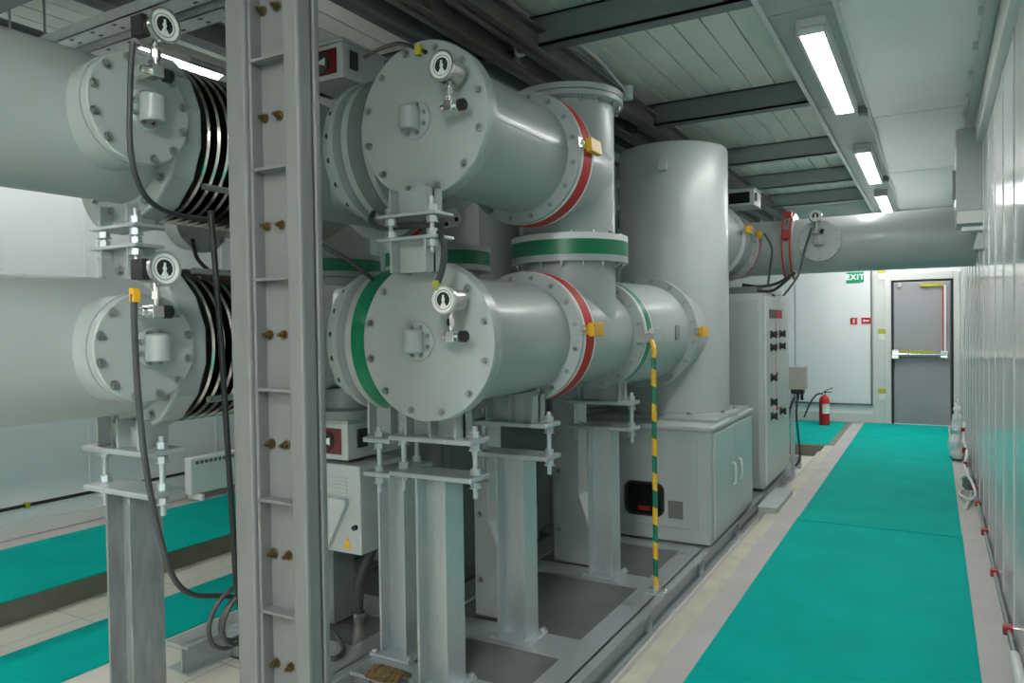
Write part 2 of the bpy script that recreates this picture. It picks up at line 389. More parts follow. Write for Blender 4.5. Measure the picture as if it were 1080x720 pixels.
# ================================================================== GAS TUBE PIECES
XA, ZL, ZU = -1.74, 1.427, 2.295
def gauge(parent, F, side=1, label=None, cable=None):
    """Gas density gauge with dial facing F.n, hung on a stem over a valve cross."""
    g = MB(); ax = F.n
    g.lathe(F(0, 0, 0), -ax, [(.048, 0), (.048, .018), (.043, .022), (.043, .095), (.038, .10)], 32)
    gp = part('pressure_gauge', g, 'steel', parent)
    part('bezel', MB().ringo(F(0, 0, -.006), ax, .048, .056, 0, .014, 32), 'bezel', gp)
    d = MB(); d.lathe(F(0, 0, .001), ax, [(.048, 0), (.048, .002)], 32)
    d.m = 1
    for i in range(11):
        a0 = -1.0 + i * .47
        d.lathe(F(0, 0, .004), ax, [(.008, 0), (.028, 0)], 6, a0, a0 + .46)
    d.m = 2; d.obox(F, -.004, .004, -.022, .018, .0035, .0055)
    d.m = 1; d.ringo(F(0, 0, .002), ax, .035, .037, 0, .0012, 30)
    part('dial', d, ['dialw', 'black', 'white'], gp)
    v = MB(); v.cyl(F(0, -.045, -.045), F(0, -.115, -.045), .011, 14); v.hexa(F(0, -.07, -.045), F(0, -.095, -.045), .017); part('stem', v, 'bezel', gp)
    v = MB(); v.obox(F, -.02, .02, -.155, -.115, -.085, -.03); v.cyl(F(-.045, -.135, -.055), F(.03, -.135, -.055), .013, 14); v.cyl(F(0, -.135, -.085), F(0, -.135, -.15), .014, 14)
    part('valve_block', v, 'bezel', gp, .003)
    part('valve_knob', MB().lathe(F(.03 * side, -.135, -.055), F.a * side, [(.012, 0), (.022, .006), (.022, .028), (.016, .034)], 14), 'black', gp)
    k = MB(); k.obox(F, -.055, -.02, -.035, .03, -.09, -.03); part('connector', k, 'black', gp, .004)
    return gp
def relief(parent, F, R=.075):
    """Round valve pad with eight bolts and a downward-facing capped elbow."""
    p = MB(); p.lathe(F(0, 0, 0), F.n, [(R, 0), (R, .012), (R * .9, .016), (.0, .016)], 32)
    pd = part('valve_pad', p, 'gis', parent)
    bolt_ring(pd, F(0, 0, .016), F.n, R * .78, 8, .39, r=.007, h=.008)
    e = MB(); e.lathe(F(0, .045, .038), F(0, -1, 0) - F(0, 0, 0), [(.0, -.004), (.034, 0), (.040, .006), (.040, .085), (.034, .09), (.034, .06), (0, .06)], 28)
    e.cyl(F(0, .01, .005), F(0, .01, .035), .026, 20)
    part('relief_cap', e, 'gis', parent)
def cover(parent, F, R, nb, th=.035, rb=.011, off=0):
    c = MB(); c.lathe(F(0, 0, -th), F.n, [(R, 0), (R, th - .004), (R - .004, th), (0, th)], 72)
    cv = part('end_cover', c, 'gis', parent)
    for i in range(nb):
        a = off + 2 * PI * i / nb
        bolt(cv, F(math.cos(a) * R * .9, math.sin(a) * R * .9, 0), F.n, r=rb, h=rb)
    return cv
def band(parent, o, axis, R, t0, t1, m, edge=.009):
    """Painted phase band round a flange rim: colour between two white lines."""
    w_ = MB(); w_.ringo(o, axis, R - .01, R + .0015, t0 - edge, t1 + edge, 72)
    wb = part('white_band', w_, 'white', parent, label='white line round the flange')
    part('colour_band', MB().ringo(o, axis, R - .01, R + .003, t0, t1, 72), m, wb, label=m + ' band round the flange')
def earth_tag(parent, F, m='yellow'):
    """Bent bridging strap over a flange joint with two terminal bolts."""
    s_ = MB(); s_.obox(F, -.13, -.05, -.022, .022, 0, .006)
    st = part('earth_strap', s_, 'steel', parent)
    part('strap_cover', MB().obox(F, -.05, .075, -.033, .033, .004, .034), m, st, .004, label='bright yellow strap cover' if m == 'yellow' else None)
    bolt(st, F(-.095, .0, .006), F.n, r=.008, h=.008)
front = lambda p: p.x > XA - .15

def aisle_tube(name, Z, lab, upper):
    t = thing(name, (XA, 2.4, Z), lab, 'gas tube')
    RC = .305 if upper else .317
    Y0 = 2.36
    F = face_y((XA, Y0, Z))
    cover(t, F, RC, 12, .036, off=PI / 12)
    s_ = MB(); s_.lathe((XA, Y0 + .037, Z), (0, 1, 0), [(RC, 0), (RC, .03), (RC - .012, .036), (.262, .036), (.262, .80), (.262, .86)], 72)
    part('shell', s_, 'gis', t)
    part('weld_seam', MB().box(XA + .259, XA + .2645, Y0 + .08, 3.2, Z - .004, Z + .004), 'gis', t)
    fl = MB(); fl.lathe((XA, 3.15, Z), (0, 1, 0), [(.25, -.01), (.318, 0), (.318, .165), (.25, .17)], 72)
    f_1 = part('flange', fl, 'gis', t)
    bolt_ring(f_1, (XA, 3.15, Z), (0, -1, 0), .289, 16, .2, r=.011, h=.011)
    band(t, (XA, 3.15, Z), (0, 1, 0), .318, .045, .135, 'red', .02)
    a = .10
    earth_tag(t, Frame((XA + .319 * math.cos(a), 3.26, Z + .319 * math.sin(a)), (0, 1, 0), (-math.sin(a), 0, math.cos(a)), (math.cos(a), 0, math.sin(a))))
    Fg = face_y((XA, Y0, Z))
    relief(t, Frame((XA - .03, Y0, Z + .0), (1, 0, 0), (0, 0, 1), (0, -1, 0)))
    # nozzle towards the rear tube row, flanged joint with dark green band
    n = MB(); n.lathe((XA - .15, 2.74, Z), (-1, 0, 0), [(.25, 0), (.25, .17), (.325, .175), (.325, .205), (.26, .21), (.26, .28), (.325, .285), (.325, .32), (.27, .33)], 64)
    nz = part('cross_nozzle', n, 'gis', t)
    part('colour_band', MB().ringo((XA - .15, 2.74, Z), (-1, 0, 0), .27, .327, .206, .284, 64), 'green' if not upper else 'gis_dark', nz, label='dark green band between the joint flanges' if not upper else None)
    return t, F
tl, F = aisle_tube('gas_tube', ZL, 'lower grey gas tube with round bolted end cover, red and green banded flanges', False)
gauge(tl, face_y(at(468, 316, 1, 2.36 - .13)), 1)
tu, F = aisle_tube('gas_tube', ZU, 'upper grey gas tube with round bolted end cover and one red banded flange', True)
gauge(tu, face_y(at(466, 69, 1, 2.36 - .13)), 1)
# upper T: stub into the vertical pipe
s_ = MB(); s_.lathe((XA, 3.33, ZU), (0, 1, 0), [(.262, 0), (.262, .37)], 64); part('stub', s_, 'gis', tu)
v = MB(); v.lathe((XA, 3.7, 0), (0, 0, 1), [(.25, 1.955), (.25, 2.65), (.285, 2.655), (.30, 2.66), (.30, 2.685), (.25, 2.69), (.25, 2.70), (.0, 2.70)], 72)
v.lathe((XA, 3.7, 2.69), (0, 0, 1), [(.30, 0), (.30, .03), (.285, .034), (0, .034)], 72)
vp = part('vertical_pipe', v, 'gis', tu)
bolt_ring(vp, (XA, 3.7, 2.658), (0, 0, -1), .276, 16, .1, r=.010, h=.012, stud=True)
rp = MB(); rp.lathe((XA, 3.52, ZU), (0, 1, 0), [(.265, 0), (.30, .06), (.262, .12)], 48)
v2 = MB(); v2.lathe((XA, 3.7, 1.955), (0, 0, -1), [(.25, -.01), (.318, 0), (.318, .032), (.25, .034)], 72); fu = part('flange', v2, 'white', tu, label='pale flange above the green band')
bolt_ring(fu, (XA, 3.7, 1.955), (0, 0, 1), .288, 16, .1, r=.010, h=.012)
bd = MB(); bd.ringo((XA, 3.7, 1.845), (0, 0, 1), .2, .318, 0, .078, 72); part('colour_band', bd, 'green', tu, label='broad green band on the vertical pipe')
# lower T
s_ = MB(); s_.lathe((XA, 3.33, ZL), (0, 1, 0), [(.262, 0), (.262, .72), (.262, .80)], 72); part('tee_body', s_, 'gis', tl)
v2 = MB(); v2.lathe((XA, 3.7, ZL), (0, 0, 1), [(.25, 0), (.25, .38), (.318, .385), (.318, .418), (.25, .42)], 72); fw = part('tee_neck', v2, 'gis', tl)
bolt_ring(fw, (XA, 3.7, ZL + .385), (0, 0, -1), .288, 16, .1, r=.010, h=.012, stud=True)
fl = MB(); fl.lathe((XA, 4.0, ZL), (0, 1, 0), [(.25, -.01), (.318, 0), (.318, .16), (.25, .165)], 72); f_1 = part('flange', fl, 'gis', tl)
bolt_ring(f_1, (XA, 4.0, ZL), (0, -1, 0), .289, 16, .2, r=.011, h=.011)
band(tl, (XA, 4.0, ZL), (0, 1, 0), .318, .045, .125, 'green', .018)
n = MB(); n.lathe((XA, 4.16, ZL), (0, 1, 0), [(.30, 0), (.318, .01), (.326, .70), (.38, .705), (.38, .745), (.33, .75), (.33, 1.12)], 72)
for v in n.v:
    if v.y > 5.2: v.y = 5.56 - math.sqrt(max(0, .4055 ** 2 - (v.x + 1.735) ** 2)) - .001
nz = part('nozzle', n, 'gis', tl)
bolt_ring(nz, (XA, 4.865, ZL), (0, -1, 0), .353, 16, .2, r=.012, h=.012)
a = .05
part('nameplate', MB().obox(Frame((XA + .324, 4.60, ZL), (0, 1, 0), (0, 0, 1), (1, 0, 0)), -.04, .04, -.045, .045, 0, .004), 'tag', nz)
earth_tag(tl, Frame((XA + .381, 4.92, ZL), (0, 1, 0), (0, 0, 1), (1, 0, 0)))
earth_tag(tl, Frame((XA + .32, 4.115, ZL), (0, 1, 0), (0, 0, 1), (1, 0, 0)), 'galv')

# ================================================================== PHASE ROW BEHIND: near pipes with side covers and bellows
XB = -2.62
def near_pipe(Z, lab, n):
    t = thing('busduct_pipe', (XB, 1.0, Z - .27), lab, 'pipe')
    s_ = MB(); s_.lathe((XB, YN + .2, Z), (0, 1, 0), [(.25, 0), (.25, 1.70 - YN - .2)], 72); part('shell', s_, 'gis', t)
    # side nozzle and bolted cover
    Yc = 1.522
    nz = MB(); nz.lathe((XB, Yc, Z), (1, 0, 0), [(.178, .12), (.178, .30), (.184, .302), (.184, .33)], 64); part('side_nozzle', nz, 'gis', t)
    F = face_x((XB + .365, Yc, Z)); cover(t, F, .18, 12, .032, off=PI / 12)
    relief(t, Frame(F(0.015, -.0, 0), F.a, F.b, F.n), .066)
    # end flange: square-cornered plate
    pl = []
    for i in range(16):
        a = 2 * PI * (i + .5) / 16; pl.append((.325 * math.cos(a), .325 * math.sin(a)))
    Fp = Frame((XB, 1.69, Z), (1, 0, 0), (0, 0, 1), (0, 1, 0))
    ep = MB(); ep.prism(Fp, pl, 0, .10); e = part('end_flange', ep, 'gis', t, .01)
    bolt_ring(e, (XB, 1.69, Z), (0, -1, 0), .285, 16, .1, r=.014, h=.014)
    # bellows
    pr = [(.25, 0)]
    for i in range(9):
        y = .015 + i * .045; pr += [(.235, y), (.295, y + .006), (.303, y + .013), (.295, y + .020), (.235, y + .026)]
    be = MB(); be.lathe((XB, 1.81, Z), (0, 1, 0), pr + [(.25, .43)], 64); part('bellows', be, 'bellows', t, label='dark ribbed metal bellows')
    for a in (-.6, .9, 2.5, 3.9): part('tie_rod', MB().cyl((XB + .355 * math.cos(a), 1.81, Z + .355 * math.sin(a)), (XB + .355 * math.cos(a), 2.236, Z + .355 * math.sin(a)), .012, 10), 'bolt', t)
    return t, F
nl, FL = near_pipe(ZL, 'lower near pipe at left with round bolted side cover and bellows', 0)
gauge(nl, face_x(at(173, 283, 0, XB + .365 + .15)), 1)
nu, FU = near_pipe(ZU - .085, 'upper near pipe at top left with round bolted side cover and bellows', 1)
gauge(nu, face_x(at(173, 27, 0, XB + .365 + .15)), 1)
bracket = MB(); 
# switch bodies behind the column joining the near pipes to the aisle tubes
def switch_body(Z, lab, upper):
    t = thing('switch_housing', (XB, 2.7, Z - .3), lab, 'switchgear')
    s_ = MB(); s_.lathe((XB, 2.24, Z), (0, 1, 0), [(.335, 0), (.335, .05), (.27, .055), (.27, .95), (.335, .955), (.335, 1.0), (.2, 1.0)], 64); part('shell', s_, 'gis', t)
    n = MB(); n.lathe((XB, 2.74, Z), (1, 0, 0), [(.25, .1), (.25, .25), (.30, .28), (.30, .33), (.325, .332), (.325, .36), (.27, .375), (.27, .39)], 64); nz = part('side_nozzle', n, 'gis', t)
    bolt_ring(nz, (XB + .332, 2.74, Z), (-1, 0, 0), .305, 18, .1, r=.013, h=.02, m='black')
    bolt_ring(t, (XB, 2.24, Z), (0, -1, 0), .30, 16, .1, r=.013, h=.013)
    return t
switch_body(ZL, 'lower grey switch housing between the near pipe and the aisle tube', False)
switch_body(ZU, 'upper grey switch housing between the near pipe and the aisle tube', True)
# rows behind the aisle row, seen through the gaps
def rear_row(X, y0, word):
    t = thing('rear_gas_tube', (X, 4, ZL - .32), 'lower gas tube of the ' + word + ', in the shade behind the aisle tubes', 'gas tube')
    part('shell', MB().lathe((X, y0, ZL), (0, 1, 0), [(.30, 0), (.30, .06), (.26, .065), (.26, 4.05 - y0), (.318, 4.055 - y0), (.318, 4.2 - y0), (.26, 4.205 - y0), (.26, 5.12 - y0)], 56), 'gis', t)
    part('tee_neck', MB().lathe((X, 3.7, ZL), (0, 0, 1), [(.25, .1), (.25, .38), (.318, .385), (.318, .418), (.25, .42)], 56), 'gis', t)
    bd = MB(); bd.ringo((X, 3.7, 1.846), (0, 0, 1), .2, .318, 0, .075, 56); part('colour_band', bd, 'green', t, label='green band below the flange')
    t = thing('rear_gas_tube', (X, 4, ZU - .32), 'upper gas tube with upright pipe of the ' + word + ', behind the aisle tubes', 'gas tube')
    part('shell', MB().lathe((X, y0, ZU - .03), (0, 1, 0), [(.30, 0), (.30, .06), (.26, .065), (.26, 3.7 - y0)], 56), 'gis', t)
    part('colour_band', MB().ringo((X, y0, ZU - .03), (0, 1, 0), .25, .303, .012, .05, 56), 'red', t, label='red band round the flange')
    part('vertical_pipe', MB().lathe((X, 3.7, 0), (0, 0, 1), [(.318, 1.925), (.318, 1.957), (.25, 1.96), (.25, 2.65), (.30, 2.66), (.30, 2.72), (0, 2.722)], 56), 'gis', t)
    t = thing('gas_tank', (X, YTK, .80), 'upright gas tank of the ' + word + ', behind the nearer tank', 'tank')
    part('shell', MB().lathe((X, YTK, 0), (0, 0, 1), [(.43, .80), (.43, .83), (.405, .84), (.405, 2.76), (.37, 2.795), (0, 2.815)], 72), 'gis', t)
    t = thing('tank_cabinet', (X, YTK, 0), 'steel cabinet below the upright tank of the ' + word, 'cabinet')
    part('body', MB().box(X - .38, X + .36, 4.9, 6.12, .012, .765), 'cab', t, .006); part('lid', MB().box(X - .39, X + .37, 4.88, 6.14, .765, .80), 'cab', t, .008)
    t = thing('mechanism_cabinet', (X, 3.9, 0), 'dark grey operating cabinet low under the tubes of the ' + word, 'cabinet')
    part('body', MB().box(X - .30, X + .28, 3.38, 4.6, .10, .98), 'gis_dark', t, .006); part('plinth', MB().box(X - .25, X + .22, 3.45, 4.55, 0, .10), 'gis_dark', t)
    part('door', MB().box(X - .26, X + .24, 3.365, 3.38, .16, .92), 'gis_dark', t, .004)
    for k in range(2): part('stay', MB().box(X - .05 + k * .12, X - .03 + k * .12, 3.6, 3.64, .98, ZL - .255), 'galv_dull_shade', t)
YTK = 5.56
rear_row(-2.62, 3.26, 'second row')
rear_row(-3.48, 2.2, 'third row')
X3 = -3.48
rc = at(214, 234, 0, X3 + .36)
t = thing('rear_side_cover', rc, 'round bolted side cover of the third row, glimpsed left of the column', 'cover')
F = face_x(rc); part('side_nozzle', MB().lathe(rc - Vector((.12, 0, 0)), (1, 0, 0), [(.13, 0), (.13, .09)], 40), 'gis', t); cover(t, F, .15, 10, .03)


# ================================================================== SUPPORTS
def hbeam(mb, x, y, z0, z1, wx=.15, by=.13, tf=.012, tw=.009):
    mb.box(x - wx / 2, x - wx / 2 + tf, y - by / 2, y + by / 2, z0, z1); mb.box(x + wx / 2 - tf, x + wx / 2, y - by / 2, y + by / 2, z0, z1)
    mb.box(x - wx / 2 + tf, x + wx / 2 - tf, y - tw / 2, y + tw / 2, z0, z1)
_nut = {}
def rod(parent, x, y, z0, z1, nuts, r=.011):
    o = part('threaded_rod', MB().cyl((x, y, z0), (x, y, z1), r, 14), 'galv', parent)
    if 'n' not in _nut:
        b = MB(); b.hexa((0, 0, 0), (0, 0, .022), .021); b.cyl((0, 0, -.003), (0, 0, 0), .026, 16); _nut['n'] = b.mesh('nut', 'galv')
    for z in nuts:
        k = bpy.data.objects.new('nut', _nut['n']); COL.objects.link(k); k.parent = o; k.location = Vector((x, y, z)) - rootloc(o)
def support(x, y, zt, ztop, lab, along='x', zb=.012, half=.205, ext=0, saddle=True, m='galv'):
    """Galvanised H post with base plate, two adjustable plates on threaded rods and a saddle under the tube."""
    t = thing('support_post', (x, y, zb - .012), lab, 'support')
    p = MB(); hbeam(p, x, y, zb, zt); part('post', p, m, t)
    bp = MB(); bp.box(x - .11, x + .11, y - .10, y + .10, zb - .012, zb); bpo = part('base_plate', bp, 'galv', t, .003)
    for sx in (-1, 1):
        for sy in (-1, 1): bolt(bpo, (x + sx * .094, y + sy * .083, zb), (0, 0, 1), r=.012, h=.012, m='galv')
    def pl(z):
        b = MB()
        if along == 'x': b.box(x - half - ext, x + half, y - .075, y + .075, z, z + .022)
        else: b.box(x - .075, x + .075, y - half, y + half, z, z + .022)
        return b
    part('top_plate', pl(zt), 'galv', t, .005)
    z2 = zt + .15
    part('saddle_plate', pl(z2), 'galv', t, .005)
    for s in (-1, 1):
        d = s * (half - .025) - (ext if s < 0 else 0)
        rx, ry = (x + d, y) if along == 'x' else (x, y + d)
        rod(t, rx, ry, zt - .07, z2 + .07, (zt - .027, zt + .026, z2 - .026, z2 + .027))
    if saddle:
        F = face_y((x, y, 0)); w2 = .13
        zc = ztop; arc = [(a, zc - math.sqrt(.268 ** 2 - a * a) - .001) for a in [w2 - 2 * w2 * i / 12 for i in range(13)]]; ztop = zc - .268
        sd = MB(); sd.prism(F, [(-w2, z2 + .022), (w2, z2 + .022)] + arc, -.008, .008)
        sd.box(x - .005, x + .005, y - .06, y + .06, z2 + .022, ztop)
        sd.box(x - w2, x - w2 + .012, y - .06, y + .06, z2 + .022, ztop); sd.box(x + w2 - .012, x + w2, y - .06, y + .06, z2 + .022, ztop)
        part('saddle', sd, 'gis', t)
    return t
support(XA - .045, 2.50, .862, ZL, 'galvanised H post under the near round cover of the lower tube')
support(XA + .005, 3.06, .862, ZL, 'galvanised H post below the red flange of the lower tube')
support(XA + .035, 4.06, .868, ZL, 'galvanised H post below the green flange beside the striped pole')
support(-2.12, 2.66, .83, ZL, 'galvanised H post behind the near post with the grey hose', 'y', half=.16)
support(-2.62, 1.70, .88, ZL, 'galvanised H post under the lower near pipe at left', zb=PIT + .012, half=.20, m='galv_dull_shade')  # shade on this post is painted in by the darker steel
# adjustable spacer brackets between the lower and upper tubes
def spacer(x, y, z0, z1, lab, w2=.085, axis='x'):
    t = thing('spacer_bracket', (x, y, z0), lab, 'bracket')
    za = z0 + (z1 - z0) * .38; zb = z0 + (z1 - z0) * .66
    F = face_y((x, y, 0))
    for nm, a_, b_ in (('lower_saddle', z0, za), ('upper_saddle', zb + .012, z1)):
        s_ = MB(); s_.prism(F, [(-w2, a_), (w2, a_), (w2, b_), (-w2, b_)], -.006, .006)
        s_.box(x - w2, x - w2 + .01, y - .055, y + .055, a_, b_); s_.box(x + w2 - .01, x + w2, y - .055, y + .055, a_, b_); part(nm, s_, 'gis', t)
    for nm, z in (('lower_plate', za), ('upper_plate', zb)):
        part(nm, MB().box(x - w2 - .06, x + w2 + .05, y - .06, y + .06, z, z + .013), 'galv', t, .003)
    for s in (-1, 1): rod(t, x + s * (w2 + .012), y - .03, za - .05, zb + .07, (za - .025, za + .016, zb - .025, zb + .017), .009)
spacer(XA + .02, 2.285, ZL + .265, ZU - .288, 'galvanised spacer bracket stacked between the two large round covers')
spacer(-2.62, 1.70, ZL + .26, ZU - .085 - .26, 'galvanised spacer bracket between the two near pipes at left')

# painted plate legs under the tubes
def plate_leg(F, poly, lab, flange, bolts):
    t = thing('plate_leg', F(poly[0][0], 0), lab, 'leg frame')
    part('web', MB().prism(F, poly, -.006, .006), 'cab', t)
    fb = MB()
    for (a0, b0), (a1, b1) in zip(flange[:-1], flange[1:]):
        L_ = math.hypot(a1 - a0, b1 - b0); nx, nz = (b1 - b0) / L_ * .008, -(a1 - a0) / L_ * .008
        vs = [F(a0, b0, -.12), F(a1, b1, -.12), F(a1 + nx, b1 + nz, -.12), F(a0 + nx, b0 + nz, -.12), F(a0, b0, .006), F(a1, b1, .006), F(a1 + nx, b1 + nz, .006), F(a0 + nx, b0 + nz, .006)]
        fb._add(vs, [(0, 1, 2, 3), (4, 5, 6, 7), (0, 1, 5, 4), (1, 2, 6, 5), (2, 3, 7, 6), (3, 0, 4, 7)], False)
    part('edge_flange', fb, 'light', t)
    for a_, b_ in bolts: bolt(t, F(a_, b_, .006), F.n, r=.011, h=.011)
plate_leg(face_y((0, 3.20, 0)), [(-2.06, 0), (-1.86, 0), (-1.86, .20), (-1.98, .48), (-1.98, 1.24), (-2.06, 1.24)], 'bent grey plate leg with bolt row left of the middle H post', [(-1.86, .0), (-1.86, .20), (-1.98, .48), (-1.98, 1.24)], [(-2.03, .18), (-2.03, .52), (-2.03, .85)])
lx = [at(*q, 1, 4.17).x for q in ((584, 500), (609, 450), (622, 545), (634, 600))]
plate_leg(face_y((0, 4.17, 0)), [(lx[0], 0), (lx[3], 0), (lx[2], .20), (lx[1], .43), (lx[1], 1.24), (lx[0], 1.24)], 'bent grey plate leg with sloped pale foot behind the striped pole', [(lx[3], .0), (lx[2], .20), (lx[1], .43), (lx[1], 1.24)], [(lx[0] + .035, .2), (lx[0] + .035, .57), (lx[0] + .035, .86)])

# ================================================================== BASE FRAME
t = thing('base_frame', (-1.4, 4, PIT), 'galvanised steel base frame with dark floor plates carrying the tubes', 'frame')
def ibeam_y(x0, x1, y0, y1, zt=0.0):
    b = MB(); b.box(x0, x1, y0, y1, zt - .014, zt); b.box(x0, x1, y0, y1, PIT, PIT + .012); b.box((x0 + x1) / 2 + .03, (x0 + x1) / 2 + .04, y0, y1, PIT, zt)
    for k in range(int((y1 - y0) / 1.0) + 1): b.box(x0 + .01, x1 - .006, y0 + .45 + k * 1.0, y0 + .46 + k * 1.0, PIT, zt)
    return b
for x0, x1 in ((-1.45, -1.275), (-2.36, -2.20), (-3.2, -3.04)): part('long_beam', ibeam_y(x0, x1, 2.22, 8.25), 'galv', t)
for y0, y1 in ((2.40, 2.60), (2.95, 3.15), (3.95, 4.13), (4.72, 4.9), (6.1, 6.3), (8.05, 8.25)):
    b = MB(); b.box(-3.04, -1.44, y0, y1, -.016, -.001); b.box(-3.04, -1.44, (y0 + y1) / 2 - .006, (y0 + y1) / 2 + .006, PIT, -.01); part('cross_beam', b, 'galv', t)
for y0, y1 in ((2.60, 2.95), (3.15, 3.95), (4.13, 4.72), (6.3, 8.05)):
    part('floor_plate', MB().box(-2.2, -1.45, y0, y1, -.03, -.012), 'plate', t, label='dark grey floor plate')
    part('floor_plate', MB().box(-3.04, -2.36, y0, y1, -.03, -.012), 'plate', t, label='dark grey floor plate')
# stub beam with bolts at lower left
t = thing('stub_beam', (-2.9, 2.1, PIT), 'short dull steel beam end with bolts beside the cable coil', 'beam')
p0 = at(228, 688, 2, PIT)
b = MB(); b.box(p0.x, p0.x + 1.0, p0.y, p0.y + .012, PIT, PIT + .10); b.box(p0.x, p0.x + 1.0, p0.y, p0.y + .10, PIT + .09, PIT + .10); b.box(p0.x, p0.x + 1.0, p0.y, p0.y + .10, PIT, PIT + .01)
part('channel', b, 'galv_dull_shade', t); part('end_plate', MB().box(p0.x - .012, p0.x, p0.y - .015, p0.y + .11, PIT, PIT + .11), 'galv_dull_shade', t, .003)
for k in (.03, .075): bolt(t, (p0.x + .03, p0.y, PIT + k), (0, -1, 0), r=.011, h=.012, m='steel')

# ================================================================== TANK CABINET AND TANK
XT, YT = -1.735, 5.56
t = thing('tank_cabinet', (XT, 5.5, 0), 'low grey steel cabinet with double doors carrying the tall tank', 'cabinet')
part('body', MB().box(-2.2, -1.285, 4.86, 6.12, .012, .765), 'cab', t, .006)
part('lid', MB().box(-2.22, -1.265, 4.84, 6.14, .765, .80), 'cab', t, .010)
part('plinth', MB().box(-2.15, -1.33, 4.92, 6.06, -.0, .014), 'gis_dark', t)
for k, (y0, y1) in enumerate(((4.93, 5.50), (5.51, 6.08))):
    d = part('door', MB().box(-1.285, -1.268, y0, y1, .045, .745), 'cab', t, .005)
    yh = y1 - .09 if k == 0 else y0 + .09
    h = MB(); h.tube([(-1.27, yh, .32), (-1.245, yh, .335), (-1.245, yh, .46), (-1.27, yh, .475)], .008, 8, 4); part('handle', h, 'light', d, label='pale bar handle')
pn = part('front_panel', MB().box(-2.1, -1.365, 4.845, 4.86, .108, .70), 'cab', t, .004)
fr = MB(); F = face_y((-1.735, 4.845, .287))
pl = [(sx * .085 + math.cos(a) * .05, sz * .06 + math.sin(a) * .05) for sx, sz, a0 in ((1, 1, 0), (-1, 1, PI / 2), (-1, -1, PI), (1, -1, 1.5 * PI)) for a in [a0 + i * PI / 10 for i in range(6)]]
gl = part('viewing_window', MB().prism(F, pl, -.001, .004), 'glass', pn, label='dark viewing window with a rounded frame')
part('window_gasket', MB().tube([F(a * 1.0, b_ * 1.0, .004) for a, b_ in pl], .008, 8, 3, True), 'black', gl)
part('nameplate', MB().box(-1.565, -1.465, 4.839, 4.845, .172, .29), 'tag', pn, label='small engraved metal nameplate')
part('red_indicator', MB().box(-1.78, -1.69, 4.8385, 4.842, .205, .235), 'redp', gl, label='red mark seen in the window')
t = thing('gas_tank', (XT, YT, .80), 'tall upright grey cylindrical tank standing on the low cabinet', 'tank')
s_ = MB(); s_.lathe((XT, YT, 0), (0, 0, 1), [(.405, .83), (.405, 2.76), (.395, 2.785), (.37, 2.795), (.0, 2.815)], 96); part('shell', s_, 'gis', t)
br = MB(); br.lathe((XT, YT, 0), (0, 0, 1), [(.47, .80), (.47, .83), (.455, .835), (.40, .835)], 72); br.box(XT - .445, XT + .445, YT - .50, YT + .5, .80, .822)
rg = part('base_ring', br, 'gis', t, 0)
for a in (-1.05, -.4, .3): bolt(rg, (XT + .44 * math.cos(a), YT + .44 * math.sin(a), .835), (0, 0, 1), r=.014, h=.016)
lp = at(699, 167, 1, YT - .40)
lg = MB(); a = math.atan2(lp.y - YT, lp.x - XT); F = Frame((XT + .405 * math.cos(a), YT + .405 * math.sin(a), 2.62), (-math.sin(a), math.cos(a), 0), (0, 0, 1), (math.cos(a), math.sin(a), 0))
lg.prism(F, [(-.03, -.04), (.03, -.04), (.03, .02), (.015, .05), (-.015, .05), (-.03, .02)], -.01, .04); part('lifting_lug', lg, 'gis', t, .003)

# ================================================================== TALL CONTROL CABINET
t = thing('control_cabinet', (-1.6, 7.2, 0), 'tall grey control cabinet with black switches standing beyond the tank', 'cabinet')
part('body', MB().box(-2.05, -1.285, 6.66, 7.86, .03, 1.74), 'cab', t, .006)
d = part('side_panel', MB().box(-2.0, -1.33, 6.648, 6.66, .10, 1.68), 'gis', t, .004)
part('plinth', MB().box(-2.0, -1.32, 6.70, 7.82, -.0, .03), 'gis_dark', t)
dp = part('door', MB().box(-1.285, -1.268, 6.69, 7.83, .06, 1.71), 'light', t, .004)
part('gland_box', MB().box(-1.78, -1.36, 6.70, 7.0, 1.74, 1.80), 'gis_dark', t, .005)
part('gland_plate', MB().box(-1.60, -1.275, 7.0, 7.6, 1.74, 1.83), 'light', t, .005)
F = face_x((-1.268, 0, 0))
def knob(y, z):
    k = MB(); k.obox(F, y - .04, y + .04, z - .035, z + .035, 0, .008); k.cyl(F(y, z, .008), F(y, z, .035), .024, 14); k.obox(F, y - .009, y + .009, z - .032, z + .032, .035, .052)
    part('switch_knob', k, 'black', dp)
for y, z in ((6.90, 1.375), (7.34, 1.375), (6.90, 1.26), (7.34, 1.26), (6.90, .99), (6.90, .77), (6.90, .645), (7.34, .645)): knob(y, z)
for y, z in ((7.14, 1.375), (7.14, 1.26), (7.14, 1.01), (7.14, .69)): part('indicator_lamp', MB().cyl(F(y, z, 0), F(y, z, .015), .014, 12), 'red', dp, label='small red indicator lamp')
ml = MB(); ml.obox(F, 7.135, 7.145, .60, 1.5, 0, .002); part('mimic_line', ml, 'red', dp, label='thin red diagram line')
part('door_text', MB().obox(F, 6.82, 7.12, 1.52, 1.60, 0, .003), 'black', dp, label='dark printed title block')
part('door_text', MB().obox(F, 7.14, 7.44, 1.52, 1.60, 0, .003), 'red', dp, label='red printed title block')
# block foot beside the cabinets
t = thing('foot_box', (-1.2, 6.4, 0), 'grey steel box foot on the floor beside the low cabinet', 'box')
b = MB(); b.box(-1.20, -1.06, 5.95, 6.70, PIT + .005, .04)
part('shell', b, 'gis', t, .004); part('lid', MB().box(-1.205, -1.055, 5.945, 6.705, .04, .048), 'cab', t, .002)

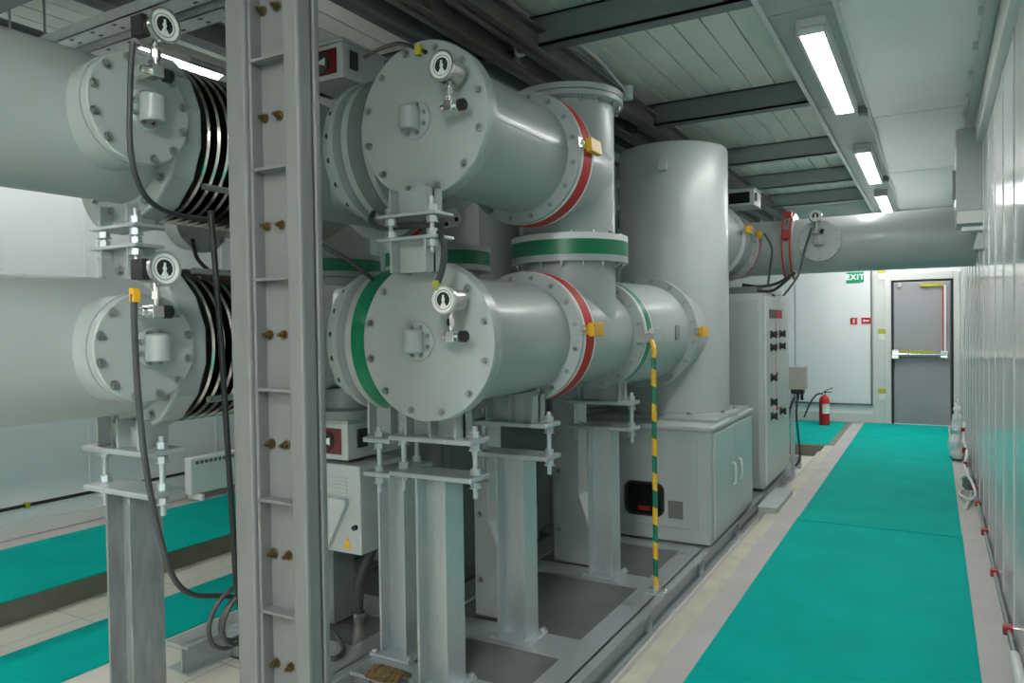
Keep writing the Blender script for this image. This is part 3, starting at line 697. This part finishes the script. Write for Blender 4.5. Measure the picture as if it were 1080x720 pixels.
# junction box on a stand past the cabinet
t = thing('junction_box', (-1.21, 7.98, 0), 'beige junction box with black glands on a thin post beside the tall cabinet', 'box')
part('box', MB().box(-1.295, -1.125, 7.93, 8.06, .80, 1.03), 'beige', t, .008)
b = MB(); b.box(-1.27, -1.15, 7.95, 8.04, .755, .80)
for k in range(3): b.cyl((-1.25 + k * .04, 7.99, .69), (-1.25 + k * .04, 7.99, .76), .015, 10)
part('gland', b, 'black', t); part('post', MB().box(-1.28, -1.245, 7.97, 8.0, -.13, .80), 'galv', t)
b = MB().tube([(-1.21, 7.98, .72), (-1.22, 7.96, .55), (-1.20, 7.96, .30), (-1.19, 7.96, .10), (-1.23, 7.96, .02)], .011, 8); part('cable', b, 'cable', t)
b = MB().tube([(-1.24, 7.98, .72), (-1.28, 7.95, .60), (-1.30, 7.95, .45)], .012, 8); part('cable', b, 'cable', t)
part('foot', MB().box(-1.30, -1.12, 7.93, 8.05, -.14, -.125), 'galv', t)

# ================================================================== BACK PIPE
YP, ZP = 7.55, 2.205
t = thing('cross_pipe', (-.9, YP, ZP), 'grey pipe crossing above the aisle in front of the exit sign', 'pipe')
part('shell', MB().lathe((-1.14, YP, ZP), (1, 0, 0), [(.26, 0), (.26, 1.447)], 72), 'gis', t)
F = face_y((-.905, YP - .29, 2.222)); nz = MB(); nz.lathe((-.905, YP, 2.222), (0, -1, 0), [(.175, .1), (.175, .27)], 48); part('side_nozzle', nz, 'gis', t)
cover(t, F, .187, 12, .028, .010)
relief(t, Frame(F(-.0, .0, 0), F.a, F.b, F.n), .062)
gauge(t, face_y(F(-.02, .215, .10)), 1)
f2 = MB(); f2.lathe((-1.14, YP, ZP), (-1, 0, 0), [(.26, 0), (.315, .005), (.315, .035), (.27, .04), (.27, .07), (.315, .075), (.315, .105), (.26, .11), (.26, .25)], 64); fl = part('flange', f2, 'gis', t)
for k, tt in enumerate((.02, .088)): part('colour_band', MB().ringo((-1.14, YP, ZP), (-1, 0, 0), .25, .318, tt - .008, tt + .008, 64), 'red', fl, label='red line round the pipe flange')
b = MB(); b.box(-1.22, -1.15, YP - .34, YP - .29, ZP + .05, ZP + .14); part('strap_cover', b, 'redp', t, .006, label='red cover on the flange')
b = MB(); b.box(-1.22, -1.15, YP - .26, YP - .2, ZP + .25, ZP + .31); part('strap_cover', b, 'redp', t, .006, label='red cover on the flange')
# far gas tube between the tank and the cross pipe
t = thing('far_gas_tube', (XA, 6.8, ZP), 'far gas tube with red ring and yellow straps emerging behind the tall tank', 'gas tube')
s_ = MB(); s_.lathe((XA, 5.98, ZP), (0, 1, 0), [(.30, .0), (.30, .55), (.335, .56), (.335, .60), (.265, .605), (.265, 1.16), (.318, 1.165), (.318, 1.26), (.265, 1.27), (.265, 1.85), (.2, 1.9)], 64); sh = part('shell', s_, 'gis', t)
bolt_ring(sh, (XA, 7.145, ZP), (0, -1, 0), .29, 16, .1, r=.011, h=.012)
band(t, (XA, 7.145, ZP), (0, 1, 0), .318, .03, .055, 'red')
part('tee_arm', MB().lathe((XA, YP, ZP), (1, 0, 0), [(.262, 0), (.262, .35)], 56), 'gis', t)
earth_tag(t, Frame((XA + .335, 6.58, ZP + .08), (0, 1, 0), (0, 0, 1), (1, 0, 0)))
earth_tag(t, Frame((XA + .30, 7.2, ZP + .10), (0, 1, 0), (0, 0, 1), (1, 0, 0)))
# small drive box over the far tube
def drive_box(F, w, h, d, lab, z_ind=True, name='drive_box'):
    """Motor drive box: body, lid edge, window with red indicator, side latch."""
    t = thing(name, F(0, 0, 0), lab, 'drive box')
    b = MB(); b.obox(F, -w / 2, w / 2, 0, h, -d, 0); part('body', b, 'cab', t, .006)
    part('lid', MB().obox(F, -w / 2 - .008, w / 2 + .008, h, h + .014, -d - .008, .008), 'cab', t, .003)
    wn = part('indicator_window', MB().obox(F, -w * .36, w * .36, h * .15, h * .85, 0, .006), 'dred' if z_ind else 'glass', t, .004, label='dark red indicator window' if z_ind else 'dark window')
    if z_ind:
        k = MB(); k.lathe(F(.0, h * .5, .006), F.n, [(.05, 0), (.05, .004), (.0, .006)], 20); part('indicator_disc', k, 'black', wn)
        k = MB(); k.prism(F, [(.03, h * .5 + .018), (-.02, h * .5), (.03, h * .5 - .018)], .006, .016); part('indicator_pointer', k, 'white', wn, label='white pointer')
    s_ = MB(); s_.obox(F, w / 2, w / 2 + .012, h * .3, h * .8, -d * .3, -d * .15); part('latch', s_, 'black', t)
    return t
drive_box(face_y((-1.52, 6.82, 2.535)), .26, .14, .3, 'small grey drive box on top of the far tube beside the tank', False)
drive_box(face_y((-2.357 - .13, 2.6, 2.64)), .26, .165, .30, 'upper drive box with red indicator beside the upper round cover')
drive_box(face_y((-2.372 - .13, 2.6, .865)), .26, .175, .42, 'lower drive box with red indicator under the dark flange')
# operating box with louvres
t = thing('operating_box', (-2.5, 2.7, .4), 'grey sloped louvred operating box below the lower drive box', 'box')
F = face_y((-2.43, 2.6, 0)); b = MB(); b.obox(F, -.38, .128, .43, .845, -.30, 0); part('body', b, 'cab', t, .006)
lv = MB()
for k in range(7): lv.obox(F, -.13, .05, .67 + k * .018, .678 + k * .018, 0, .006)
part('louvre', lv, 'cab', t)
hd = MB(); hd.prism(F, [(-.16, .44), (-.06, .44), (.06, .66), (.06, .69), (-.16, .69)], 0, .03); part('front_hood', hd, 'cab', t)
part('warning_label', MB().prism(F, [(.02, .455), (.07, .455), (.045, .51)], 0, .002), 'yellow', t, label='yellow triangle warning label')
part('knob', MB().cyl(F(.10, .56, 0), F(.10, .56, .02), .012, 12), 'black', t)
part('post', MB().box(-2.80, -2.62, 2.75, 2.90, 0, .44), 'gis_dark', t)
b = MB(); b.lathe((-2.46, 2.7, 0), (0, 0, 1), [(.17, 1.06), (.17, 1.10), (.12, 1.11), (.12, 1.2)], 32); single('mounting_flange', b, 'gis_dark', 'dark round flange above the lower drive box', 'flange')
# white hanging plate in the gap
F = face_y((-1.94, 3.3, 0)); pz = at(478, 232, 1, 3.3)
t = thing('lug_plate', pz, 'white lug plate with two holes hanging under the upper tube', 'plate')
F = face_y(pz); part('plate', MB().prism(F, [(-.05, .06), (.02, .06), (.06, .0), (.03, -.03), (-.05, -.04)], 0, .012), 'white', t)
for a_, b_ in ((-.035, -.02), (.03, .0)): part('hole_plug', MB().cyl(F(a_, b_, .012), F(a_, b_, .016), .012, 12), 'black', t)

# ================================================================== STEEL COLUMN
YC = 1.42
xl, xr = at(243, 330, 1, YC).x, at(319, 330, 1, YC).x
xa, xb = at(263, 330, 1, YC).x, at(303, 330, 1, YC).x
t = thing('steel_column', ((xl + xr) / 2, YC + .06, PIT), 'tall grey steel column with bolted recessed web in the foreground', 'column')
dC = .052
def post(x0, x1, d):
    b = MB(); b.box(x0, x1, YC, YC + d, PIT, ZC); return b
part('left_post', post(xl, xa, dC), 'column', t, .008); part('right_post', post(xb, xr, dC), 'column', t, .008)
b = MB(); b.box(xr - .06, xr + .004, YC + dC + .004, YC + dC + .024, PIT, ZC); part('back_lip', b, 'column', t, .004)
b = MB(); b.box(xa, xa + .012, YC + .012, YC + .06, PIT, ZC); part('inner_lip', b, 'column', t, .003)
yw = YC + .05
part('web_plate', MB().box(xa, xb, yw, yw + .01, PIT, ZC), 'column', t)
for k in range(9):
    z = at(290, 65 + 115 * k - 115 * 2, 1, yw).z
    if z < PIT or z > ZC: continue
    part('stiffener', MB().box(xa, xb, YC + .012, yw, z - .004, z + .004), 'column', t)
for k in range(-2, 8):
    for px in (285, 300):
        p = at(290, 8 + 115 * k, 1, yw); p.x = at(px, 360, 1, yw).x
        if PIT + .05 < p.z < ZC - .05: bolt(t, p, (0, -1, 0), r=.010, h=.011, m='brass', stud=True)
part('base_plate', MB().box(xl - .05, xr + .05, YC - .06, YC + dC + .08, PIT, PIT + .02), 'column', t)

# ================================================================== STRIPED POLE
px, py = -1.335, 3.90
t = thing('striped_pole', (px, py, 0), 'thin yellow and green striped earthing pole beside the third post', 'pole')
part('pole', MB().cyl((px, py, .02), (px, py, 1.30), .014, 16), 'pole', t)
b = MB(); b.tube([(px, py, 1.29), (px, py + .01, 1.34), (px - .03, py + .06, 1.39)], .014, 10, 4); part('bent_tip', b, 'yellow', t, label='yellow bent tip')
b = MB(); b.box(px - .06, px + .06, py - .03, py + .05, .0, .008); b.box(px - .006, px + .006, py - .02, py + .03, .008, .05); bp = part('foot_bracket', b, 'galv', t)
for k in (-.04, .045): bolt(bp, (px + k, py + .03, .008), (0, 0, 1), r=.009, h=.01, m='steel')
b = MB(); b.box(px - .11, px - .02, py + .05, py + .075, 1.38, 1.43); part('clamp', b, 'steel', t)

# ================================================================== WALL FITTINGS, RIGHT
t = thing('wall_cabinet', (.23, 6.7, 2.25), 'pale grey upright box high on the right wall in front of the pipe', 'cabinet')
part('body', MB().box(.145, XW, 6.55, 6.95, 2.30, 2.92), 'gis', t, .008)
part('base_tray', MB().box(.15, XW, 6.50, 6.95, 2.20, 2.295), 'light', t, .006)
part('side_handle', MB().box(.125, .145, 6.6, 6.63, 2.40, 2.62), 'gis_dark', t)
t = thing('wall_bracket', (.27, 6.6, 2.0), 'small grey angled bracket on the right wall below the upright box', 'bracket')
F = face_y((.3, 6.45, 2.02)); part('arm', MB().prism(F, [(-.05, -.02), (.02, -.02), (.02, .10), (-.02, .10)], -.10, 0), 'gis', t, .004); part('web', MB().prism(F, [(-.12, .12), (.02, .12), (.02, .15), (-.12, .15)], -.15, .0), 'light', t)
# pipes clipped along the foot of the right wall
xp = XW - .035
t = thing('wall_pipe', (xp, 5, .1), 'pair of thin grey pipes clipped along the foot of the right wall', 'pipe')
part('pipe', MB().cyl((xp, .5, .10), (xp, 9.0, .10), .009, 12), 'galv_dull_shade', t); part('pipe', MB().cyl((xp + .005, .5, .065), (xp + .005, 9.0, .065), .008, 10), 'gis_dark', t, label='darker thin pipe')
k = 0
for px_, py_ in ((1061, 651), (1047, 591), (1037, 549), (1030, 523), (1026, 505)):
    p = at(px_, py_, 0, xp - .01)
    c = MB(); c.box(xp - .022, xp + .016, p.y - .022, p.y + .022, .08, .12); part('clip', c, 'redp', t, .004, label='red pipe clip')
    part('clip_stud', MB().cyl((xp, p.y, .11), (XW, p.y, .11), .006, 8), 'steel', t)
part('white_end_sleeve', MB().lathe((xp, 3.5, .09), (0, 1, 0), [(.02, -.9), (.022, .15), (.014, .18)], 14), 'white', t, label='white end sleeve')
# plastic-wrapped bundle at the far end of the wall
t = thing('wrapped_bundle', (.22, 8.6, 0), 'white plastic-wrapped bundle leaning at the wall foot near the door', 'bundle')
b = MB(); rr = random.Random(3)
pr = [(.01, .0)] + [(.085 * (1 - (k / 15) ** 1.8) * (.8 + .35 * rr.random()) + .004, .02 + k * .042) for k in range(16)]
b.lathe((.215, 9.2, 0.01), (0, 0, 1), pr, 22)
for v in b.v: v.x += rr.uniform(-.012, .012); v.y = 9.2 + (v.y - 9.2) * 2.4 + rr.uniform(-.02, .02); v.x = min(v.x, XW - .03)
part('wrapping', b, 'foil', t)
b = MB().tube([(.26, 8.7, .45), (.25, 8.5, .30), (.27, 8.3, .2), (.24, 8.0, .14), (.26, 7.7, .10)], .014, 8); part('hose', b, 'foil', t)
for y, z in ((8.6, .38), (8.35, .22), (8.0, .14)): part('red_cap', MB().cyl((.25, y, z - .02), (.25, y, z + .03), .018, 10), 'redp', t, label='red cap')
t = thing('hose_coil', (.25, 7.2, 0), 'loose loops of thin white hose by the right wall', 'hose')
b = MB().tube([(.23, 7.5, .02), (.18, 7.2, .03), (.24, 6.9, .05), (.28, 6.8, .12), (.24, 7.1, .20), (.2, 7.3, .14), (.26, 7.6, .10), (.27, 7.2, .05), (.21, 6.7, .02)], .010, 8); part('hose', b, 'white', t)
part('dark_fitting', MB().lathe((.25, 7.25, .06), (0, 0, 1), [(.03, 0), (.05, .03), (.05, .09), (.02, .12)], 12), 'gis_dark', t)
b = MB(); b.obox(face_x((XW - .03, 0, 0)), 10.4, 10.6, 1.05, 1.55, 0, .02)
for v in b.v: v.x += rr.uniform(-.015, .005)
single('film_strip', b, 'foil', 'torn white plastic film strip hanging on the right wall beside the door', 'film')

# ================================================================== FAR WALL ITEMS
t = thing('exit_sign', (-1.0, YB - .05, 2.06), 'small green sign with white EXIT lettering on the far wall', 'sign')
part('panel', MB().box(-1.115, -.885, YB - .045, YB - .025, 2.055, 2.20), 'exit', t, .003)
def text(body, size, loc, rot, m, parent, name='lettering', align='CENTER'):
    c = bpy.data.curves.new(name, 'FONT'); c.body = body; c.size = size; c.extrude = .001; c.align_x = align; c.align_y = 'CENTER'
    c.offset = .0015; c.space_character = 1.15
    q = bpy.data.objects.new(name, c); COL.objects.link(q); me = bpy.data.meshes.new_from_object(q.evaluated_get(bpy.context.evaluated_depsgraph_get()))
    bpy.data.objects.remove(q); me.materials.clear(); me.materials.append(M[m])
    o = bpy.data.objects.new(name, me); COL.objects.link(o); o.parent = parent
    o.location = Vector(loc) - rootloc(parent); o.rotation_euler = rot; return o
tx = text('EXIT', .105, (-1.0, YB - .048, 2.127), (PI / 2, 0, 0), 'exitw', t)
t = thing('fire_sign', (-1.02, YB - .03, 1.44), 'small red square sign with white fire extinguisher symbol', 'sign')
part('panel', MB().box(-1.065, -.975, YB - .034, YB - .025, 1.44, 1.535), 'red', t)
F = face_y((-1.02, YB - .034, 1.487)); part('symbol', MB().prism(F, [(-.012, -.03), (.012, -.03), (.012, .012), (.005, .018), (.02, .03), (-.008, .03), (-.012, .012)], 0, .002), 'white', t)
t = thing('fire_sign', (-.86, YB - .03, 1.44), 'red sign with white arrow beside the wall panel edge', 'sign')
part('panel', MB().box(-.92, -.80, YB - .036, YB - .025, 1.445, 1.535), 'red', t)
F = face_y((-.86, YB - .036, 1.49)); part('symbol', MB().prism(F, [(-.045, .0), (-.018, .025), (-.018, .01), (.04, .01), (.04, -.01), (-.018, -.01), (-.018, -.025)], 0, .002), 'white', t)
# fire extinguisher
ex, ey = -1.375, 11.45
t = thing('fire_extinguisher', (ex, ey, 0), 'red fire extinguisher with black hose standing by the far wall', 'fire extinguisher')
part('cylinder', MB().lathe((ex, ey, 0), (0, 0, 1), [(.066, 0), (.07, .01), (.07, .36), (.06, .395), (.03, .42), (.022, .43)], 32), 'red', t)
part('label_band', MB().lathe((ex, ey, .17), (0, 0, 1), [(.0708, 0), (.0708, .14)], 32, -2.6, 1.1), 'white', t, label='white label band')
b = MB(); b.cyl((ex, ey, .425), (ex, ey, .47), .022, 14); part('valve', b, 'black', t)
b = MB(); b.box(ex - .01, ex + .10, ey - .01, ey + .01, .47, .482); b.tube([(ex, ey, .48), (ex + .06, ey, .515), (ex + .115, ey, .54)], .006, 8, 4); part('handle', b, 'black', t)
part('pressure_dial', MB().cyl((ex, ey - .022, .45), (ex, ey - .035, .45), .016, 14), 'white', t)
part('hose', MB().tube([(ex - .02, ey, .45), (ex - .09, ey - .02, .44), (ex - .17, ey - .03, .34), (ex - .23, ey - .03, .20), (ex - .27, ey - .03, .10)], .011, 8), 'black', t)

# ================================================================== LEFT WALL ITEMS
t = thing('wall_conduit', (XL + .03, 4, .36), 'dark thin conduit running along the lower left wall', 'conduit')
p1, p2 = at(0, 541, 0, XL + .03), at(118, 512, 0, XL + .03)
part('pipe', MB().cyl((XL + .03, -1, (p1.z + p2.z) / 2), (XL + .03, 5.0, (p1.z + p2.z) / 2), .013, 12), 'black', t)
for y in (2.9, 3.6): part('clip', MB().box(XL, XL + .045, y, y + .03, (p1.z + p2.z) / 2 - .02, (p1.z + p2.z) / 2 + .02), 'olive', t)
hx = -5.60
h0, h1 = at(201, 484, 0, hx), at(205, 533, 0, hx)
t = thing('panel_heater', (hx, h0.y + .35, 0), 'white panel heater with slotted top on feet at the left wall', 'heater')
part('body', MB().box(hx - .09, hx, h0.y, h0.y + .80, .055, .375), 'white', t, .012)
g = MB()
for k in range(15): g.box(hx - .0005, hx + .002, h0.y + .05 + k * .047, h0.y + .083 + k * .047, .315, .345)
part('grille', g, 'gis_dark', t)
for k in (.06, .70): part('foot', MB().box(hx - .13, hx + .06, h0.y + k, h0.y + k + .03, .0, .055), 'white', t, .006)

# ================================================================== CEILING DETAILS, LEFT
for k, (pa, pb_, z) in enumerate((((45, 46), (190, 0), 2.80), ((85, 56), (250, 5), 2.78))):
    a_, c_ = at(*pa, 2, z), at(*pb_, 2, z)
    y = (a_.y + c_.y) / 2
    t = thing('cable_channel', ((a_.x + c_.x) / 2, y, z), ('perforated galvanised channel crossing above the near pipe, nearer one', 'perforated galvanised channel right behind the upper left gauge')[k], 'channel')
    b = MB(); b.box(a_.x - .6, c_.x + .5, y - .0, y + .09, z, z + .004); b.box(a_.x - .6, c_.x + .5, y, y + .004, z, z + .05); b.box(a_.x - .6, c_.x + .5, y + .086, y + .09, z, z + .05); part('channel', b, 'galv', t)
    h = MB(); x = a_.x - .5
    while x < c_.x + .5: h.box(x, x + .025, y + .02, y + .032, z - .001, z); h.box(x, x + .025, y + .058, y + .07, z - .001, z); x += .16
    part('slot', h, 'black', t)
    r1 = MB()
    for x in (a_.x - .4, c_.x + .3): r1.cyl((x, y + .045, z), (x, y + .045, ZC), .006, 8)
    part('hanger_rod', r1, 'galv', t)
# bent conduit drops on the ceiling
def drop(pts, lab):
    t = thing('conduit_drop', pts[0], lab, 'conduit')
    part('pipe', MB().tube(pts, .012, 10, 6), 'light', t); part('clamp', MB().cyl(Vector(pts[-1]) + Vector((0, 0, -.004)), Vector(pts[-1]) + Vector((0, 0, .012)), .018, 12), 'gis_dark', t)
drop([(-2.05, 2.2, 3.20), (-2.05, 3.5, 3.20), (-2.05, 3.66, 3.19), (-2.05, 3.69, 3.12), (-2.05, 3.69, 3.03), (-2.02, 3.69, 3.01), (-1.98, 3.69, 3.02)], 'thin bent conduit dropping beside the near ceiling beam')
drop([(-2.02, 4.2, 3.20), (-2.02, 5.4, 3.20), (-2.02, 5.62, 3.19), (-2.02, 5.65, 3.12), (-2.02, 5.65, 3.06), (-1.99, 5.65, 3.04), (-1.95, 5.65, 3.05)], 'thin bent conduit dropping above the vertical pipe')
t = thing('ceiling_socket', (-1.75, 5.3, 3.1), 'small white round fitting at the end of the conduit by the vertical pipe', 'fitting')
p = at(661, 99, 1, 5.0)
part('cap', MB().cyl((p.x, p.y, p.z - .04), (p.x, p.y, p.z + .05), .045, 18), 'white', t); part('conduit', MB().tube([(p.x, p.y, p.z), (p.x, p.y - .5, ZC - .02), (p.x, p.y - 1.0, ZC - .015)], .012, 8), 'light', t)

# ================================================================== CABLES
def cable(pts, r, lab, m='cable', clip=None, cat='cable', name='cable'):
    """pts: (pixel x, pixel y, axis, plane) fixes each bend on its own plane in the room."""
    P = [at(*q) for q in pts]
    return single(name, MB().tube(P, r, 10, 8), m, lab, cat)
XG = XB + .365
cable([(140, 44, 0, XG + .13), (138, 70, 0, XG + .12), (137, 110, 0, XG + .10), (137, 150, 0, XG + .09), (143, 185, 0, XG + .06), (158, 212, 0, XG), (185, 226, 0, XG - .12), (225, 232, 0, XG - .25)], .009, 'dark grey cable looping down from the upper left gauge')
cable([(141, 310, 0, XG + .13), (142, 350, 0, XG + .12), (146, 420, 0, XG + .1), (155, 500, 0, XG + .1), (170, 570, 0, XG + .05), (185, 612, 0, XG), (205, 627, 0, XG - .05), (235, 628, 0, XG - .1), (262, 632, 0, XG - .15)], .010, 'grey cable hanging from the lower left gauge down to the coil')
cable([(222, 222, 0, -2.28), (226, 270, 0, -2.28), (233, 360, 0, -2.28), (240, 470, 0, -2.28), (246, 560, 0, -2.28), (250, 620, 0, -2.28), (258, 660, 0, -2.28)], .011, 'black cable hanging straight down close to the left side of the column', 'black')
t = thing('cable_coil', at(243, 690, 2, PIT), 'coil of grey cable hanging left of the column foot', 'cable')
for k, (rx, dx) in enumerate(((.085, 0), (.10, .01), (.115, -.008))):
    c = at(252, 650, 0, -2.32); c.y += dx
    b = MB().tube([c + Vector((dx * 2 + .02 * math.sin(a * 1), math.cos(a) * rx, math.sin(a) * rx * 1.05)) for a in [2 * PI * i / 10 for i in range(10)]], .009, 8, 6, True); part('loop', b, 'cable', t)
cable([(462, 298, 1, 2.24), (467, 280, 1, 2.22), (468, 258, 1, 2.22), (460, 244, 1, 2.28), (445, 238, 1, 2.30), (420, 239, 1, 2.32), (400, 240, 1, 2.42), (391, 232, 1, 2.50), (394, 224, 1, 2.56)], .012, 'grey cable arching over the lower round cover to its gauge')
cable([(449, 55, 1, 2.24), (437, 50, 1, 2.26), (420, 46, 1, 2.32), (400, 52, 1, 2.45), (385, 60, 1, 2.6)], .008, 'thin dark cable running left from the upper round cover gauge', 'black')
for nm, (x, y), m in (('cable_tag', (442, 53), tu), ('cable_tag', (461, 301), tl)):
    p = at(x, y, 1, 2.235); b = MB().box(p.x - .012, p.x + .012, p.y - .012, p.y + .012, p.z - .018, p.z + .018); part('cable_tag', b, 'olive', m, label='yellow tag on the gauge cable')
p = at(142, 308, 0, XG + .13); part('cable_tag', MB().box(p.x - .011, p.x + .011, p.y - .011, p.y + .011, p.z - .03, p.z + .012), 'yellow', nl, label='yellow tag on the gauge cable')
t = thing('flexible_hose', at(378, 650, 1, 2.75), 'thick dark flexible hose curving down to the floor plate behind the near posts', 'hose')
P = [at(*q) for q in ((404, 535, 1, 2.82), (400, 562, 1, 2.82), (389, 588, 1, 2.82), (380, 612, 1, 2.82), (378, 645, 1, 2.82))]
part('hose', MB().tube(P, .024, 14), 'conduit', t)
e = P[-1]; b = MB(); b.cyl(e + Vector((0, 0, -.05)), e, .036, 8); b.cyl((e.x, e.y, -.01), e, .022, 12); part('gland', b, 'steel', t)
cable([(300, 640, 2, .012), (330, 652, 2, .012), (352, 668, 2, .012), (362, 684, 2, .012), (352, 694, 2, .012), (330, 690, 2, .012)], .011, 'grey cable loop on the floor right of the column foot')
cable([(330, 250, 1, 2.3), (345, 262, 1, 2.3), (370, 276, 1, 2.4), (400, 300, 1, 2.6)], .010, 'dark cable slanting behind the lower round cover near the column')
cable([(203, 252, 0, -3.112), (208, 272, 0, -3.10), (222, 286, 0, -3.13), (236, 290, 0, -3.13), (250, 291, 0, -3.13)], .010, 'dark cable curving beneath the rear tube cover left of the column', 'black')
# cables round the cross-pipe joint
cable([(806, 246, 1, 7.1), (814, 262, 1, 7.1), (812, 285, 1, 7.1), (810, 305, 1, 7.05), (817, 312, 1, 7.05)], .010, 'grey cable dropping from the red flange to the tall cabinet')
cable([(856, 240, 1, 7.15), (848, 265, 1, 7.15), (842, 290, 1, 7.1), (826, 312, 1, 7.05)], .009, 'grey cable slanting from the cross pipe gauge to the tall cabinet')
cable([(783, 300, 1, 6.9), (800, 302, 1, 6.9), (815, 300, 1, 6.95), (825, 296, 1, 7.0), (838, 288, 1, 7.1)], .013, 'black cable lying across the top of the tall cabinet, upper one', 'black')
cable([(783, 303, 1, 6.8), (798, 306, 1, 6.8), (812, 307, 1, 6.85), (822, 302, 1, 6.9), (832, 293, 1, 7.0)], .013, 'black cable lying across the top of the tall cabinet, lower one', 'black')
# brown braid bundle at bottom edge
p = at(410, 716, 2, .0)
b = MB()
for k in range(9): b.tube([(p.x - .08 + k * .018, p.y - .05, .012), (p.x - .075 + k * .018, p.y, .035 + .006 * (k % 2)), (p.x - .07 + k * .018, p.y + .05, .012)], .011, 8, 4)
single('cord_bundle', b, 'braid', 'small brown braided cord bundle at the foot of the near posts', 'cord')
